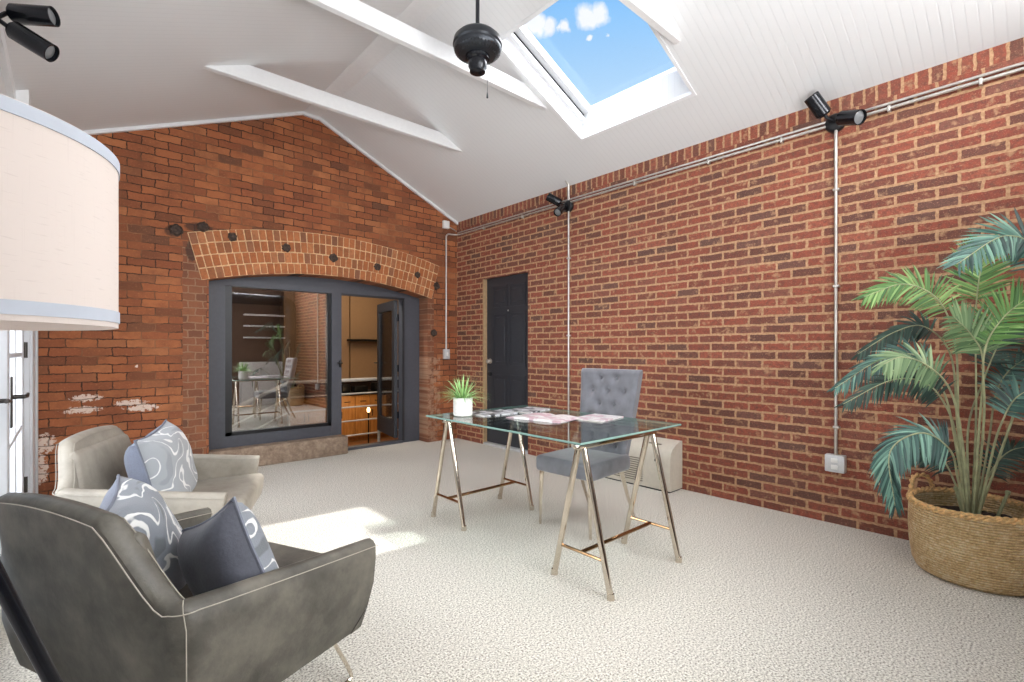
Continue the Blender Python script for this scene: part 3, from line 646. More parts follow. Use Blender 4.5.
sb = thing('low_cabinet', 'low white cabinet mirrored in the window beneath the shelves', 'cabinet', (2.72, YF+.005, 0))
m = MB(); m.box((0, 0, 0), (.82, .2, .92), bev=.004, seg=1); m.build('body', M['white'], sb)
for k in (0, 1):
    m = MB(); m.box((.01+k*.405, .2, .06), (.405+k*.405, .216, .86), bev=.003, seg=1); m.build('door', M['white'], sb)

# ------------------------------------------------------------------ conduits, boxes, track spots
def arcpts(c, r, a0, a1, u, w, n=8):
    c, u, w = V(c), V(u), V(w)
    return [c + (u*math.cos(a0+(a1-a0)*i/n) + w*math.sin(a0+(a1-a0)*i/n))*r for i in range(n+1)]
cx = XR-.022
zc = 2.705
cd = thing('conduit_run', 'long galvanised conduit run under the ceiling bending down the gable wall', 'conduit', (cx, 2.6, zc))
def L(p): return tuple(V(p)-V((cx, 2.6, zc)))
run = [(cx, YF+.02, zc), (cx, 1.0, zc), (cx, 3.4, zc), (cx, YB-.14, zc)] + arcpts((cx-.10, YB-.14, zc), .10, 0, PI/2, (1, 0, 0), (0, 1, 0))[1:]
run = [(cx, YF+.02, zc), (cx, 1.0, zc), (cx, 3.4, zc), (cx, YB-.13, zc)] + arcpts((cx-.108, YB-.13, zc), .108, 0, PI/2, (1, 0, 0), (0, 1, 0))[1:] 
yk = YB-.022
run += arcpts((cx-.118, yk, zc-.05), .05, PI/2, PI, (1, 0, 0), (0, 0, 1), 6) + [(cx-.168, yk, 1.9), (cx-.168, yk, 1.19)]
m = MB(); m.tube([L(p) for p in run], .0105, 10); m.build('conduit', M['steel'], cd)
m = MB(); m.tube([L((cx+.0, YF+.02, zc+.03)), L((cx, 3.45, zc+.03)), L((cx, YB-.05, zc+.03))], .0085, 8); m.build('conduit', M['steel'], cd)
for y in (.30, .72, 1.35, 1.9, 2.6, 4.1, 4.8):
    m = MB(); m.box(L((cx-.014, y-.008, zc-.024)), L((XR-.001, y+.008, zc+.016)), bev=.003, seg=1); m.build('strap', M['steel'], cd)
bx = cx-.168
m = MB(); m.box(L((bx-.042, YB-.05, 1.06)), L((bx+.042, YB-.002, 1.19)), bev=.006); sbx = m.build('switch_box', M['silverpaint'], cd)
m = MB(); m.box(L((bx-.012, YB-.058, 1.10)), L((bx+.012, YB-.05, 1.15)), bev=.003); m.build('switch', M['whiteplastic'], sbx)

jb = thing('junction_box', 'small white junction box high on the gable wall by the corner', 'junction box', (3.675, YB-.002, 2.82))
m = MB(); m.box((-.045, -.045, -.05), (.045, 0, .05), bev=.006); m.build('box', M['whiteplastic'], jb)
m = MB(); m.tube([(.045, -.02, -.02), (.10, -.02, -.035), (.172, -.02, -.06)], .008, 8); m.build('conduit', M['steel'], jb)

cv = thing('conduit_drop', 'vertical galvanised conduit dropping to the outlet box near the palm', 'conduit', (cx, 1.01, .36))
m = MB(); m.tube([(0, 0, .115), (0, 0, 1.2), (0, 0, 2.33)], .0105, 10); m.build('conduit', M['steel'], cv)
for z in (.30, 1.25, 1.9):
    m = MB(); m.box((-.014, -.022, z-.008), (.020, .016, z+.008), bev=.003, seg=1); m.build('strap', M['steel'], cv)
m = MB(); m.box((-.034, -.058, 0), (.020, .058, .115), bev=.006); ob = m.build('outlet_box', M['silverpaint'], cv)
for z in (.035, .08):
    m = MB(); m.box((-.040, -.02, z-.015), (-.034, .02, z+.015), bev=.005); m.build('socket', M['whiteplastic'], ob)
cv2 = thing('conduit_drop', 'vertical galvanised conduit on the brick right of the black door', 'conduit', (cx, 3.40, .03))
m = MB(); m.tube([(0, 0, 0), (0, 0, 1.4), (0, 0, 2.60)], .0095, 10); m.tube([(0, 0, 2.70), (0, .0, 2.86), (-.05, 0, 2.90)], .013, 10); m.build('conduit', M['steel'], cv2)
for z in (.5, 1.3, 2.1):
    m = MB(); m.box((-.013, -.02, z-.008), (.020, .02, z+.008), bev=.003, seg=1); m.build('strap', M['steel'], cv2)

def spot(label, loc, nrm, heads, Lh=.155, rad=.042):
    t = thing('spotlight', label, 'spotlight', loc, group='black twin spotlights')
    n = V(nrm)
    m = MB(); mt = V(nrm).to_track_quat('Z', 'Y').to_matrix().to_4x4()
    m.lathe([(.062, 0), (.062, .022), (.052, .034), (.02, .04), (0, .04)], mat=mt, seg=24); m.build('base', M['black'], t)
    for st, d in heads:
        st, d = V(st), V(d).normalized()
        m = MB(); m.tube([n*.03, st, st+d*.03], .010, 8); m.build('arm', M['black'], t)
        q = Matrix.Translation(st+d*.02) @ d.to_track_quat('Z', 'Y').to_matrix().to_4x4()
        m = MB(); m.lathe([(0, 0), (rad*.75, .002), (rad, .015), (rad, Lh), (rad*.9, Lh), (rad*.88, Lh-.02)], mat=q, seg=24, close=True); h = m.build('lamp_head', M['blackgloss'], t)
        m = MB(); m.lathe([(rad*.885, Lh-.018), (rad*.6, Lh-.010), (0, Lh-.008)], mat=q, seg=24, close=True); m.build('lens', M['lens'], h)
    return t
spot('black twin spotlight on the brick above the outlet box', (XR-.001, 1.015, 2.715), (-1, 0, 0), [((-.07, .035, .03), (-.45, .30, .62)), ((-.075, -.03, .0), (-.42, -.72, -.34))], .16, .047)
spot('black twin spotlight on the brick right of the black door', (XR-.001, 3.41, 2.67), (-1, 0, 0), [((-.06, .04, .02), (-.5, .55, .42)), ((-.07, 0, -.01), (-.80, -.15, -.55))])
spot('black twin spotlight high on the left wall above the lamp shade', (XL+.001, 3.30, 2.72), (1, 0, 0), [((.06, .03, .05), (.78, -.50, .03)), ((.065, -.02, -.03), (.72, -.34, -.46))], .18, .043)

# ------------------------------------------------------------------ ceiling fan (motor with its rod and pull chain)
fan = thing('ceiling_fan', 'black ceiling fan motor on a rod below the ridge', 'ceiling fan', (1.945, 2.49, 3.70))
m = MB(); m.lathe([(0, 0), (.07, 0), (.065, -.04), (.03, -.07), (0, -.07)], seg=24); m.build('canopy', M['fanmetal'], fan)
m = MB(); m.tube([(0, 0, -.05), (0, 0, -.46)], .013, 12); m.build('rod', M['fanmetal'], fan)
m = MB(); m.lathe([(0, -.46), (.028, -.46), (.035, -.49), (.08, -.498), (.125, -.512), (.150, -.538), (.158, -.575), (.150, -.585), (.152, -.60), (.138, -.625), (.105, -.64), (.075, -.645)], seg=48); m.build('motor_housing', M['fanmetal'], fan)
m = MB()
for k in range(40):
    a = 2*PI*k/40; c, s = math.cos(a), math.sin(a)
    m.tube([(c*.112, s*.112, -.638), (c*.146, s*.146, -.614)], .004, 5)
m.build('vent_ring', M['black'], fan)
m = MB(); m.lathe([(.078, -.64), (.075, -.665), (.058, -.675), (.060, -.71), (.052, -.725), (.050, -.745), (.035, -.752), (0, -.752)], seg=32); m.build('switch_housing', M['blackgloss'], fan)
m = MB(); m.tube([(.055, -.02, -.70), (.062, -.023, -.72), (.062, -.023, -.86)], .0018, 6); m.lathe([(0, -.90), (.007, -.895), (.003, -.86), (0, -.86)], (.062, -.023, 0), 10); m.build('pull_chain', M['fanmetal'], fan)

# ------------------------------------------------------------------ glass desk on two chrome trestles
GX0, GX1, GY0, GY1, GZ = 1.86, 2.82, 1.565, 2.97, .712
m = MB(); m.box((GX0, GY0, GZ), (GX1, GY1, GZ+.012), bev=.003, seg=1)
for f in m.bm.faces:
    c = f.calc_center_median()
    if min(abs(c.x-GX0), abs(c.x-GX1), abs(c.y-GY0), abs(c.y-GY1)) < .0035: f.material_index = 1
tag(m.build('glass_desktop', [M['deskglass'], M['glassedge']], flat=True), 'clear glass desktop with green edge lying on two chrome trestles', 'desktop')
def trestle():
    t = thing('desk_trestle', '', 'trestle')
    x0, x1 = -.31, .31
    m = MB(); m.box((-.35, -.021, .686), (.35, .021, .711), bev=.006); m.build('top_bar', M['chrome'], t)
    for x in (x0, x1):
        for s in (-1, 1):
            m = MB(); m.tube([(x, s*.018, .69), (x, s*.18, .012)], [.0165, .0165], 14, flat=.9); m.lathe([(.019, 0), (.019, .012), (.0165, .03)], (x, s*.181, 0), 14); leg = m.build('leg', M['chrome'], t)
        m = MB(); ys = .018+(.69-.17)/.678*.162; m.tube([(x, -ys, .17), (x, ys, .17)], .0085, 8); m.build('cross_bar', M['brownchrome'], t)
    m = MB(); m.tube([(x0, 0, .17), (x1, 0, .17)], .0105, 8); m.build('stretcher', M['brownchrome'], t)
    return t
t1 = trestle(); t1.location = (2.215, 1.60, 0); t1['label'] = 'chrome trestle under the near right end of the glass desk'; t1['group'] = 'chrome desk trestles'
t2 = copy_tree(t1); t2.location = (2.235, 2.79, 0); t2['label'] = 'chrome trestle under the far left end of the glass desk, below the potted grass'

# potted grass on the desk
gp = thing('potted_grass', 'small green grass plant in a white ribbed pot on the glass desk', 'plant', (2.035, 2.77, GZ+.0125))
m = MB(); prof = [(.055, 0), (.063, .004)]
for i in range(11): prof.append((.066+(.0018 if i % 2 else -.0006), .012+i*.0105))
prof += [(.068, .126), (.062, .126), (.060, .11)]
m.lathe(prof, seg=36, close=False); m.build('pot', M['pot'], gp)
m = MB(); m.lathe([(.061, .112), (.03, .116), (0, .117)], seg=20, close=True); m.build('soil', M['soil'], gp)
m = MB(); rg = random.Random(3)
def blade(m, base, d, up, L_, w, droop, seg=6, rnd=None, mi=0, side=None):
    d = V(d).normalized(); pts = []
    p = V(base); rows = []
    s = side if side is not None else d.cross(V((0, 0, 1)))
    if s.length < 1e-3: s = V((1, 0, 0))
    s = s.normalized()
    dr = d.copy()
    for i in range(seg+1):
        t = i/seg; ww = w*(math.sin(PI*min(1, .12+t*.88))**.7)*(1 if t < .98 else 0) if i < seg else 0.0004
        rows.append([p - s*ww*.5, p + up*ww*.12, p + s*ww*.5])
        dr = (dr + V((0, 0, -droop/seg))).normalized(); p = p + dr*(L_/seg)
    m.grid(rows, mi, rnd)
for i in range(150):
    a = rg.uniform(0, 2*PI); tilt = rg.uniform(.05, 1.15); b = rg.uniform(0, .045)
    d = V((math.cos(a)*math.sin(tilt), math.sin(a)*math.sin(tilt), math.cos(tilt)))
    blade(m, (math.cos(a)*b, math.sin(a)*b, .112), d, V((0, 0, 1)), rg.uniform(.11, .19), rg.uniform(.005, .008), rg.uniform(.5, 1.4), 5, rg.random())
m.build('grass', M['grass'], gp, weld=False, fixn=False)

# magazines
mg = thing('open_magazine', 'open magazine lying with curved pages on the glass desk', 'magazine', (2.36, 2.30, GZ+.0126), R(100))
for s, nm in ((-1, 'page_block'), (1, 'page_block')):
    m = MB(); rows = []
    top, bot = [], []
    for i in range(13):
        u = i/12; x = s*u*.215; z = .004+.016*math.sin(min(1, u*1.9)*PI*.5)*(1-u)**.8+.004*(1-u)
        top.append((x, z)); 
    rows = [[(x, -.14, .0006) for x, z in top], [(x, -.14, z) for x, z in top], [(x, .14, z) for x, z in top], [(x, .14, .0006) for x, z in top], [(x, -.14, .0006) for x, z in top]]
    m.grid(rows); m.build(nm, M['page'], mg)
m = MB(); m.box((-.22, -.142, 0), (.22, .142, .0008)); m.build('cover', M['cover'], mg, flat=True)
for (x, y, rz, w, h_, z, mt, lab) in ((2.62, 2.06, 98, .22, .30, .0126, 'page', 'thin pale brochure on the glass desk beside the tufted chair'), (2.26, 2.72, 84, .23, .30, .0126, 'cover', 'closed magazine on the glass desk right behind the potted grass'), (2.57, 2.68, 100, .22, .29, .0126, 'cover', 'closed magazine at the far edge of the glass desk before the black door')):
    b = thing('magazine', lab, 'magazine', (x, y, GZ+z), R(rz))
    m = MB(); m.box((-w/2, -h_/2, .0008), (w/2, h_/2, .007)); m.build('page_block', M['paperedge'], b, flat=True)
    m = MB(); m.box((-w/2-.002, -h_/2-.002, .0072), (w/2+.002, h_/2+.002, .0082)); m.box((-w/2-.002, -h_/2-.002, 0), (w/2+.002, h_/2+.002, .0006)); m.box((-w/2-.003, -h_/2-.002, 0), (-w/2-.0022, h_/2+.002, .0082)); m.build('cover', M[mt], b, flat=True, weld=False)

# ------------------------------------------------------------------ tufted desk chair (local +x is forward)
dc = thing('desk_chair', 'grey velvet desk chair with tall button tufted back at the glass desk', 'chair', (2.625, 2.175, 0), R(184))
m = MB()
rows = []
n = 16
def seat_pt(u, v, top):
    x = -.22+.47*u; wy = .235-.015*(1-u)
    y = -wy+2*wy*v
    e = (min(u, 1-u, v, 1-v))
    z = .465+.012*math.sin(PI*u)*math.sin(PI*v)
    return x, y, z
m.box((-.22, -.235, .36), (.25, .235, .468), bev=.028, seg=4)
m.build('seat', M['velvet'], dc)
# backrest: closed slab with tufted front
def back_xy(u, v):   # u across -1..1, v up 0..1
    hw = .205+.045*v**1.3
    return -.185-.145*v-.02*math.sin(PI*v), u*hw, .40+.64*v
btn = []
for k, z in enumerate((.90, .755, .61, .465, .32, .17)):
    for u in ((-.27, .27) if k % 2 == 0 else (-.56, 0, .56)): btn.append((u, z))
nu, nv = 44, 56
front, rear = [], []
for j in range(nv+1):
    v = j/nv; rf, rb = [], []
    for i in range(nu+1):
        u = -1+2*i/nu; x, y, z = back_xy(u, v)
        dep = 0
        for (bu, bv) in btn:
            dd = math.hypot((u-bu)*.24, (v-bv)*.64); dep = max(dep, .026*math.exp(-(dd/.022)**2)+.010*math.exp(-(dd/.05)**2))
        eu = max(0, 1-abs(u)); ev = min(v, 1-v)
        rnd_ = .018*(1-min(1, eu/.12))**2+.018*(1-min(1, ev/.05))**2
        rf.append((x+.045-dep-rnd_, y, z)); rb.append((x-.035+rnd_*.7, y, z))
    front.append(rf); rear.append(rb)
m = MB(); m.grid(front); m.grid(rear)
for j in range(nv):
    for i in (0, nu): m.grid([[front[j][i], rear[j][i]], [front[j+1][i], rear[j+1][i]]])
for i in range(nu):
    for j in (0, nv): m.grid([[front[j][i], rear[j][i]], [front[j][i+1], rear[j][i+1]]])
bk = m.build('backrest', M['velvet'], dc)
for (u, v) in btn:
    x, y, z = back_xy(u, v); mt = Matrix.Translation((x+.016, y, z)) @ Matrix.Rotation(PI/2, 4, 'Y')
    m = MB(); m.lathe([(.011, 0), (.011, .004), (.007, .008), (0, .009)], mat=mt, seg=12); m.build('button', M['velvet'], bk)
for (x, y, fx, fy) in ((.215, .20, .225, .205), (.215, -.20, .225, -.205), (-.17, .18, -.33, .19), (-.17, -.18, -.33, -.19)):
    m = MB(); m.tube([(x, y, .365), ((x+fx)/2+.006*(1 if x > 0 else 1.5), (y+fy)/2, .18), (fx, fy, 0)], [.021, .016, .012], 4); m.build('leg', M['chrome'], dc)

# ------------------------------------------------------------------ wall unit air conditioner
ac = thing('air_conditioner', 'ivory wall unit air conditioner on the floor behind the desk chair', 'air conditioner', (XR-.002, 2.14, 0))
Ln = 1.07
prof = [(0, .012), (-.19, .012), (-.195, .03), (-.195, .27), (-.185, .315), (-.155, .355), (-.11, .385), (-.06, .402), (0, .41)]
m = MB(); m.prism([(x, 0, z) for x, z in prof], (0, Ln, 0)); m.build('body', M['ivory'], ac, angle=25)
m = MB(); m.box((-.185, .01, 0), (-.01, Ln-.01, .013)); m.build('plinth', M['darktrim'], ac, flat=True)
m = MB()
for i in range(11): m.box((-.199, .26, .05+i*.019), (-.1945, Ln-.05, .058+i*.019))
m.build('grille', M['ivorydark'], ac, flat=True, weld=False)
m = MB()
for i in range(9): m.box((-.15+i*.0, .3, 0), (-.15, .3, 0)) if 0 else None
for i in range(16): y = .42+i*.038; m.hexa([(-.128, y, .3765), (-.052, y, .4065), (-.052, y+.02, .4065), (-.128, y+.02, .3765), (-.130, y, .379), (-.054, y, .409), (-.054, y+.02, .409), (-.130, y+.02, .379)])
m.build('louver', M['ivorydark'], ac, flat=True, weld=False)
m = MB(); m.box((-.199, .10, .245), (-.194, .145, .262), bev=.001, seg=1); m.build('badge', M['black'], ac)
m = MB(); m.hexa([(-.132, .12, .3735), (-.122, .12, .3795), (-.122, .24, .3795), (-.132, .24, .3735), (-.134, .12, .3775), (-.124, .12, .3835), (-.124, .24, .3835), (-.134, .24, .3775)]); m.build('control_flap', M['ivorydark'], ac, flat=True)

# ------------------------------------------------------------------ armchairs (local +x forward, origin on the floor at the middle of the back)
def armchair(label, mat, loc, rz, H=.78):
    t = thing('armchair', label, 'armchair', loc, rz, 'leather tub armchairs')
    W, D = .43, .66
    rc = .035
    # plan path: right arm front -> rear right corner -> back -> rear left corner -> left arm front
    path = []
    na = 16
    fl = .03                                   # the arms splay outward a little
    for i in range(na+1):
        u = i/na; path.append((D-(D-rc)*u, -W-fl*(1-u), 'a', 1-u))
    for i in range(1, 7): a = i/7*PI/2; path.append((rc-rc*math.sin(a), -W+rc-rc*math.cos(a), 'c', 0))
    nb = 30
    for i in range(nb+1): path.append((0, -W+rc+(2*W-2*rc)*i/nb, 'b', i/nb))
    half = path[:na+1+6]
    for p in reversed(half): path.append((p[0], -p[1], p[2], p[3]))
    N = len(path)
    def ztop(p):
        x, y, k, u = p
        if k == 'a': return .565-.068*u**.9
        if k == 'c': return .565
        s = min(u, 1-u)*(2*W-2*rc)
        f = min(1, s/.155); f = .45*f*f*(3-2*f)+.55*f*f*(2-f)
        return .565+(H-.045-.565)*f+.045*math.sin(PI*u)**.8*f
    rows = []; edge_o = []; edge_i = []
    th = .05
    P2 = [V((p[0], p[1], 0)) for p in path]
    for i, p in enumerate(path):
        d = (P2[min(i+1, N-1)]-P2[max(i-1, 0)]).normalized(); nrm = V((d.y, -d.x, 0))   # outward
        if nrm.dot(P2[i]-V((.32, 0, 0))) < 0: nrm = -nrm
        zt = ztop(p); zb = .20 if p[2] != 'a' else .20-.0*p[3]
        sx = 0
        back = 1 if p[2] == 'b' else (.6 if p[2] == 'c' else max(0, .35-p[3])*1.2)
        o = P2[i]
        def at(off, z):
            ln = max(0, z-.50)*.30*back
            q = o + nrm*off; return (q.x-ln, q.y, z)
        tuck = nrm*(-.05)
        ring = [at(-th, zb+.02), at(-.04, zb), at(-.028, zb), at(-.008, zb+.07), at(.012, zb+.16), at(.012, zt-.06), at(.006, zt-.014), at(-.006, zt-.002), at(-th*.5, zt+.004), at(-th+.006, zt-.002), at(-th-.002, zt-.016), at(-th, zt-.08), at(-th, zb+.12)]
        if p[2] == 'a' and p[3] > .98:           # front edge leans back to the bottom
            ring = [(q[0]-.04*max(0, (zt-q[2])/(zt-zb))-.05*max(0, 1-(q[2]-zb)/.07), q[1], q[2]) for q in ring]
        rows.append(ring); edge_o.append(at(.014, zt-.016)); edge_i.append(at(-th-.004, zt-.016))
    m = MB(); vs = m.grid(rows, closeu=True)
    m.bm.faces.new(vs[0]); m.bm.faces.new(vs[-1][::-1])
    sh = m.build('shell', mat, t, angle=50)
    m = MB(); m.tube(edge_o, .0016, 6); m.tube(edge_i, .0016, 6)
    for i in (na+3, N-1-na-3): m.tube([V(q)+ (V(q)-V((.32, 0, q[2]))).normalized()*.001 for q in rows[i][3:9]], .0016, 6)
    m.build('stitching', M['stitch'], sh)
    # seat cushion
    m = MB(); w = W-th+.01
    m.hexa([(.07, -w, .24), (D+.02, -w-.025, .24), (D+.02, w+.025, .24), (.07, w, .24), (.06, -w, .375), (D+.045, -w-.02, .405), (D+.045, w+.02, .405), (.06, w, .375)], 0, .045, seg=4)
    m.build('seat', mat, t)
    m = MB(); m.hexa([(.03, -w, .33), (.10, -w*.9, .33), (.10, w*.9, .33), (.03, w, .33), (-.03, -w*.74, H-.06), (.010, -w*.72, H-.07), (.010, w*.72, H-.07), (-.03, w*.74, H-.06)], 0, .02, seg=4); m.build('back_cushion', mat, t)
    for s in (-1, 1):
        y = s*(W-.06)
        m = MB(); m.tube(bez([(D-.13, y, .21), (D-.05, y+s*.02, .04), (D-.055, y+s*.022, .010), (D-.10, y+s*.02, .0075), (.16, y+s*.02, .0075), (.11, y+s*.02, .012), (.10, y+s*.02, .05), (.16, y, .21)], 40), .0072, 8); m.build('leg', M['chrome'], t)
    return t
def place_chair(corner, yaw, label, mat, H):
    c = V(corner); off = V((.0, -.43, 0)); off.rotate(Matrix.Rotation(R(yaw), 3, 'Z')); p = c-off
    return armchair(label, mat, (p.x, p.y, 0), R(yaw), H)
ch1 = place_chair((.205, 1.40, 0), 24.5, 'grey taupe leather armchair nearest the camera, seen from behind', M['leather1'], .79)
ch2 = place_chair((-.04, 2.93, 0), -24, 'grey taupe leather armchair by the brick wall with a swirl cushion', M['leather2'], .77)

def pillow(label, front, back_, loc, rot, a=.22, b=.22, th=.075):
    t = thing('throw_pillow', label, 'cushion', loc, group='armchair throw pillows'); t.rotation_euler = rot
    n = 20; F, B = [], []
    for j in range(n+1):
        v = -1+2*j/n; rf, rb = [], []
        for i in range(n+1):
            u = -1+2*i/n
            x = u*a*(1-.10*(1-v*v)); y = v*b*(1-.10*(1-u*u))
            z = th*((1-u**4)*(1-v**4))**.55*(1+.06*noise.noise(V((u*2.2, v*2.2, loc[0]*5))))
            rf.append((x, y, z)); rb.append((x, y, -z))
        F.append(rf); B.append(rb)
    m = MB(); m.grid(F); m.build('front_panel', front, t, fixn=True)
    m = MB(); m.grid(B); m.build('back_panel', back_, t)
    e = [F[0][i] for i in range(n)]+[F[j][n] for j in range(n)]+[F[n][n-i] for i in range(n)]+[F[n-j][0] for j in range(n)]+[F[0][0]]
    m = MB(); m.tube(e, .0055, 6); m.build('piping', M['pip'], t)
    return t
def orient(normal, up):
    n = V(normal).normalized(); y = (V(up)-n*V(up).dot(n)).normalized(); x = y.cross(n)
    return Matrix((x, y, n)).transposed().to_euler()
P_FAR = pillow('pale grey swirl pillow with white pattern on the far taupe armchair', M['pat2'], M['plainblue'], (.37, 3.13, .555), orient((.91, -.36, .22), (-.3, .05, 1)), .25, .22, .115)
P_A = pillow('blue grey pillow with a big white swirl on the near armchair', M['pat1'], M['plainblue'], (.195, 2.13, .515), orient((.90, -.16, .42), (-.45, .0, .9)), .205, .205, .10)
P_B = pillow('dark slate pillow turned edge on, in front on the near armchair', M['pat1'], M['darkcloth'], (.385, 1.785, .485), orient((.92, .33, .14), (-.26, .40, .9)), .18, .18, .09)

# ------------------------------------------------------------------ floor lamp
fl_ = thing('floor_lamp', 'tripod floor lamp with white drum shade at the left edge', 'floor lamp', (-.1196, .6848, 0))
RS, ZB, ZT = .160, 1.203, 1.378
def band(m, r, z0, z1, t_=.003, seg=96): m.lathe([(r, z0), (r, z1), (r-t_, z1), (r-t_, z0), (r, z0)], seg=seg, close=True)
m = MB(); band(m, RS, ZB, ZT, .0025); sh_ = m.build('lamp_shade', M['shade'], fl_, angle=60)
m = MB(); band(m, RS+.0012, ZB+.005, ZB+.0165, .001); band(m, RS+.0012, ZT-.0125, ZT-.001, .001); m.build('trim_band', M['shadetrim'], sh_, angle=60)
m = MB(); m.tube([(0, 0, 1.0), (0, 0, 1.30)], .010, 12); m.lathe([(0, 1.0), (.05, 1.0), (.055, 1.02), (.05, 1.045), (.015, 1.055), (0, 1.055)], seg=24); m.build('hub', M['blackgloss'], fl_)
for a in (30, 106, 284):
    c, s = math.cos(R(a)), math.sin(R(a)); m = MB(); m.tube([(c*.05, s*.05, 1.025), (c*.4, s*.4, .006)], [.0075, .0062], 12); m.build('leg', M['blackgloss'], fl_)
m = MB(); m.lathe([(0, 1.29), (.016, 1.29), (.016, 1.31), (.03, 1.33), (.032, 1.345), (.02, 1.362), (0, 1.366)], seg=16); m.build('bulb', M['lens'], fl_)

# ------------------------------------------------------------------ palm in a wicker basket
PC = V((3.535, .295, 0))
pp = thing('potted_palm', 'tall green palm in a round wicker basket by the brick wall', 'plant', PC)
m = MB(); m.lathe([(0, 0), (.222, 0), (.245, .012), (.262, .05), (.274, .14), (.278, .25), (.275, .365), (.259, .365), (.257, .28), (.25, .22)], seg=72); bsk = m.build('basket', M['wicker'], pp, angle=60)
m = MB()
for ph in (0, 2*PI/3, 4*PI/3):
    pts = [V(((.268+.011*math.cos(ph+k*.9))*math.cos(2*PI*k/120), (.268+.011*math.cos(ph+k*.9))*math.sin(2*PI*k/120), .368+.010*math.sin(ph+k*.9)+.006*math.sin(4*PI*k/120))) for k in range(121)]
    m.tube(pts, .0085, 6)
m.build('rim_braid', M['rope'], bsk)
for a in (62, 242):
    c, s = math.cos(R(a)), math.sin(R(a)); tv = V((-s, c, 0)); ce = V((c*.27, s*.27, .365))
    m = MB()
    pts = bez([ce-tv*.085+V((0, 0, -.03)), ce-tv*.08+V((0, 0, .03)), ce-tv*.045+V((c*.01, s*.01, .085)), ce+tv*.045+V((c*.01, s*.01, .085)), ce+tv*.08+V((0, 0, .03)), ce+tv*.085+V((0, 0, -.03))], 40)
    for ph in (0, PI): m.tube([p+V((c, s, 0))*.007*math.cos(ph+i*.8)+V((0, 0, .007*math.sin(ph+i*.8))) for i, p in enumerate(pts)], .008, 6)
    m.build('handle', M['rope'], bsk)
m = MB(); m.lathe([(.2555, .285), (.18, .30), (.09, .305), (0, .31)], seg=32, close=True)
for v in m.bm.verts: v.co.z += noise.noise(v.co*22)*.012
m.build('soil', M['soil'], pp)
camv = V((0, 0, 1.18))
FR = [
 ([(3.482,.297,.316),(3.486,.159,.832),(3.45,.057,1.323),(3.296,.06,1.614),(3.107,.163,1.689),(2.841,.296,1.55)], .55, .20, 'leafteal', 46, .35),
 ([(3.467,.311,.316),(3.421,.284,.825),(3.353,.278,1.389),(3.317,.243,1.686)], .70, .20, 'leaf', 40, .15),
 ([(3.451,.324,.316),(3.384,.345,.771),(3.346,.352,1.18),(3.286,.406,1.423),(3.217,.535,1.521),(3.119,.691,1.46)], .56, .17, 'leaf', 46, .4),
 ([(3.492,.328,.306),(3.488,.359,.758),(3.487,.387,1.148),(3.423,.485,1.304),(3.365,.604,1.279),(3.262,.75,1.158)], .56, .15, 'leafdark', 44, .6),
 ([(3.461,.329,.313),(3.423,.364,.713),(3.389,.407,.971),(3.301,.5,1.149),(3.182,.634,1.127),(3.029,.799,.978)], .56, .16, 'leafteal', 46, .5),
 ([(3.388,.315,.333),(3.315,.326,.731),(3.191,.357,.985),(3.085,.426,1.103),(2.992,.509,1.146),(2.927,.568,1.112)], .50, .17, 'leafgrey', 36, .7),
 ([(3.421,.325,.323),(3.354,.345,.673),(3.293,.373,.868),(3.198,.445,1.01),(3.08,.565,1.029),(2.92,.735,.906)], .50, .15, 'leafdark', 48, .5),
 ([(3.403,.301,.333),(3.323,.265,.787),(3.255,.246,1.123),(3.175,.277,1.246),(3.068,.333,1.339)], .55, .18, 'leafgrey', 36, .3),
 ([(3.451,.298,.323),(3.314,.247,.839),(3.203,.238,1.161),(3.199,.175,1.327),(3.239,.072,1.441)], .55, .19, 'leaf', 40, .25),
 ([(3.527,.297,.306),(3.609,.25,.705),(3.661,.23,.925),(3.70,.185,1.062),(3.76,.086,1.169)], .55, .15, 'leafteal', 36, .5),
 ([(3.349,.322,.34),(3.193,.329,.562),(3.058,.343,.713),(2.896,.421,.801),(2.75,.511,.721),(2.742,.492,.484)], .42, .20, 'leafteal', 64, .8),
 ([(3.519,.331,.299),(3.573,.381,.462),(3.591,.445,.591),(3.539,.546,.627),(3.493,.615,.544)], .35, .15, 'leafdark', 44, .6),
 ([(3.425,.281,.333),(3.374,.219,.689),(3.326,.182,.845),(3.315,.138,.954),(3.333,.067,1.014)], .55, .15, 'leafteal', 34, .5),
 ([(3.554,.299,.299),(3.62,.273,.435),(3.68,.234,.556),(3.72,.177,.643),(3.76,.096,.676)], .40, .14, 'leafdark', 40, .6),
 ([(3.527,.324,.299),(3.608,.331,.748),(3.66,.274,1.016),(3.71,.23,1.18),(3.76,.181,1.294)], .60, .16, 'leafdark', 36, .5),
]
rg = random.Random(11)
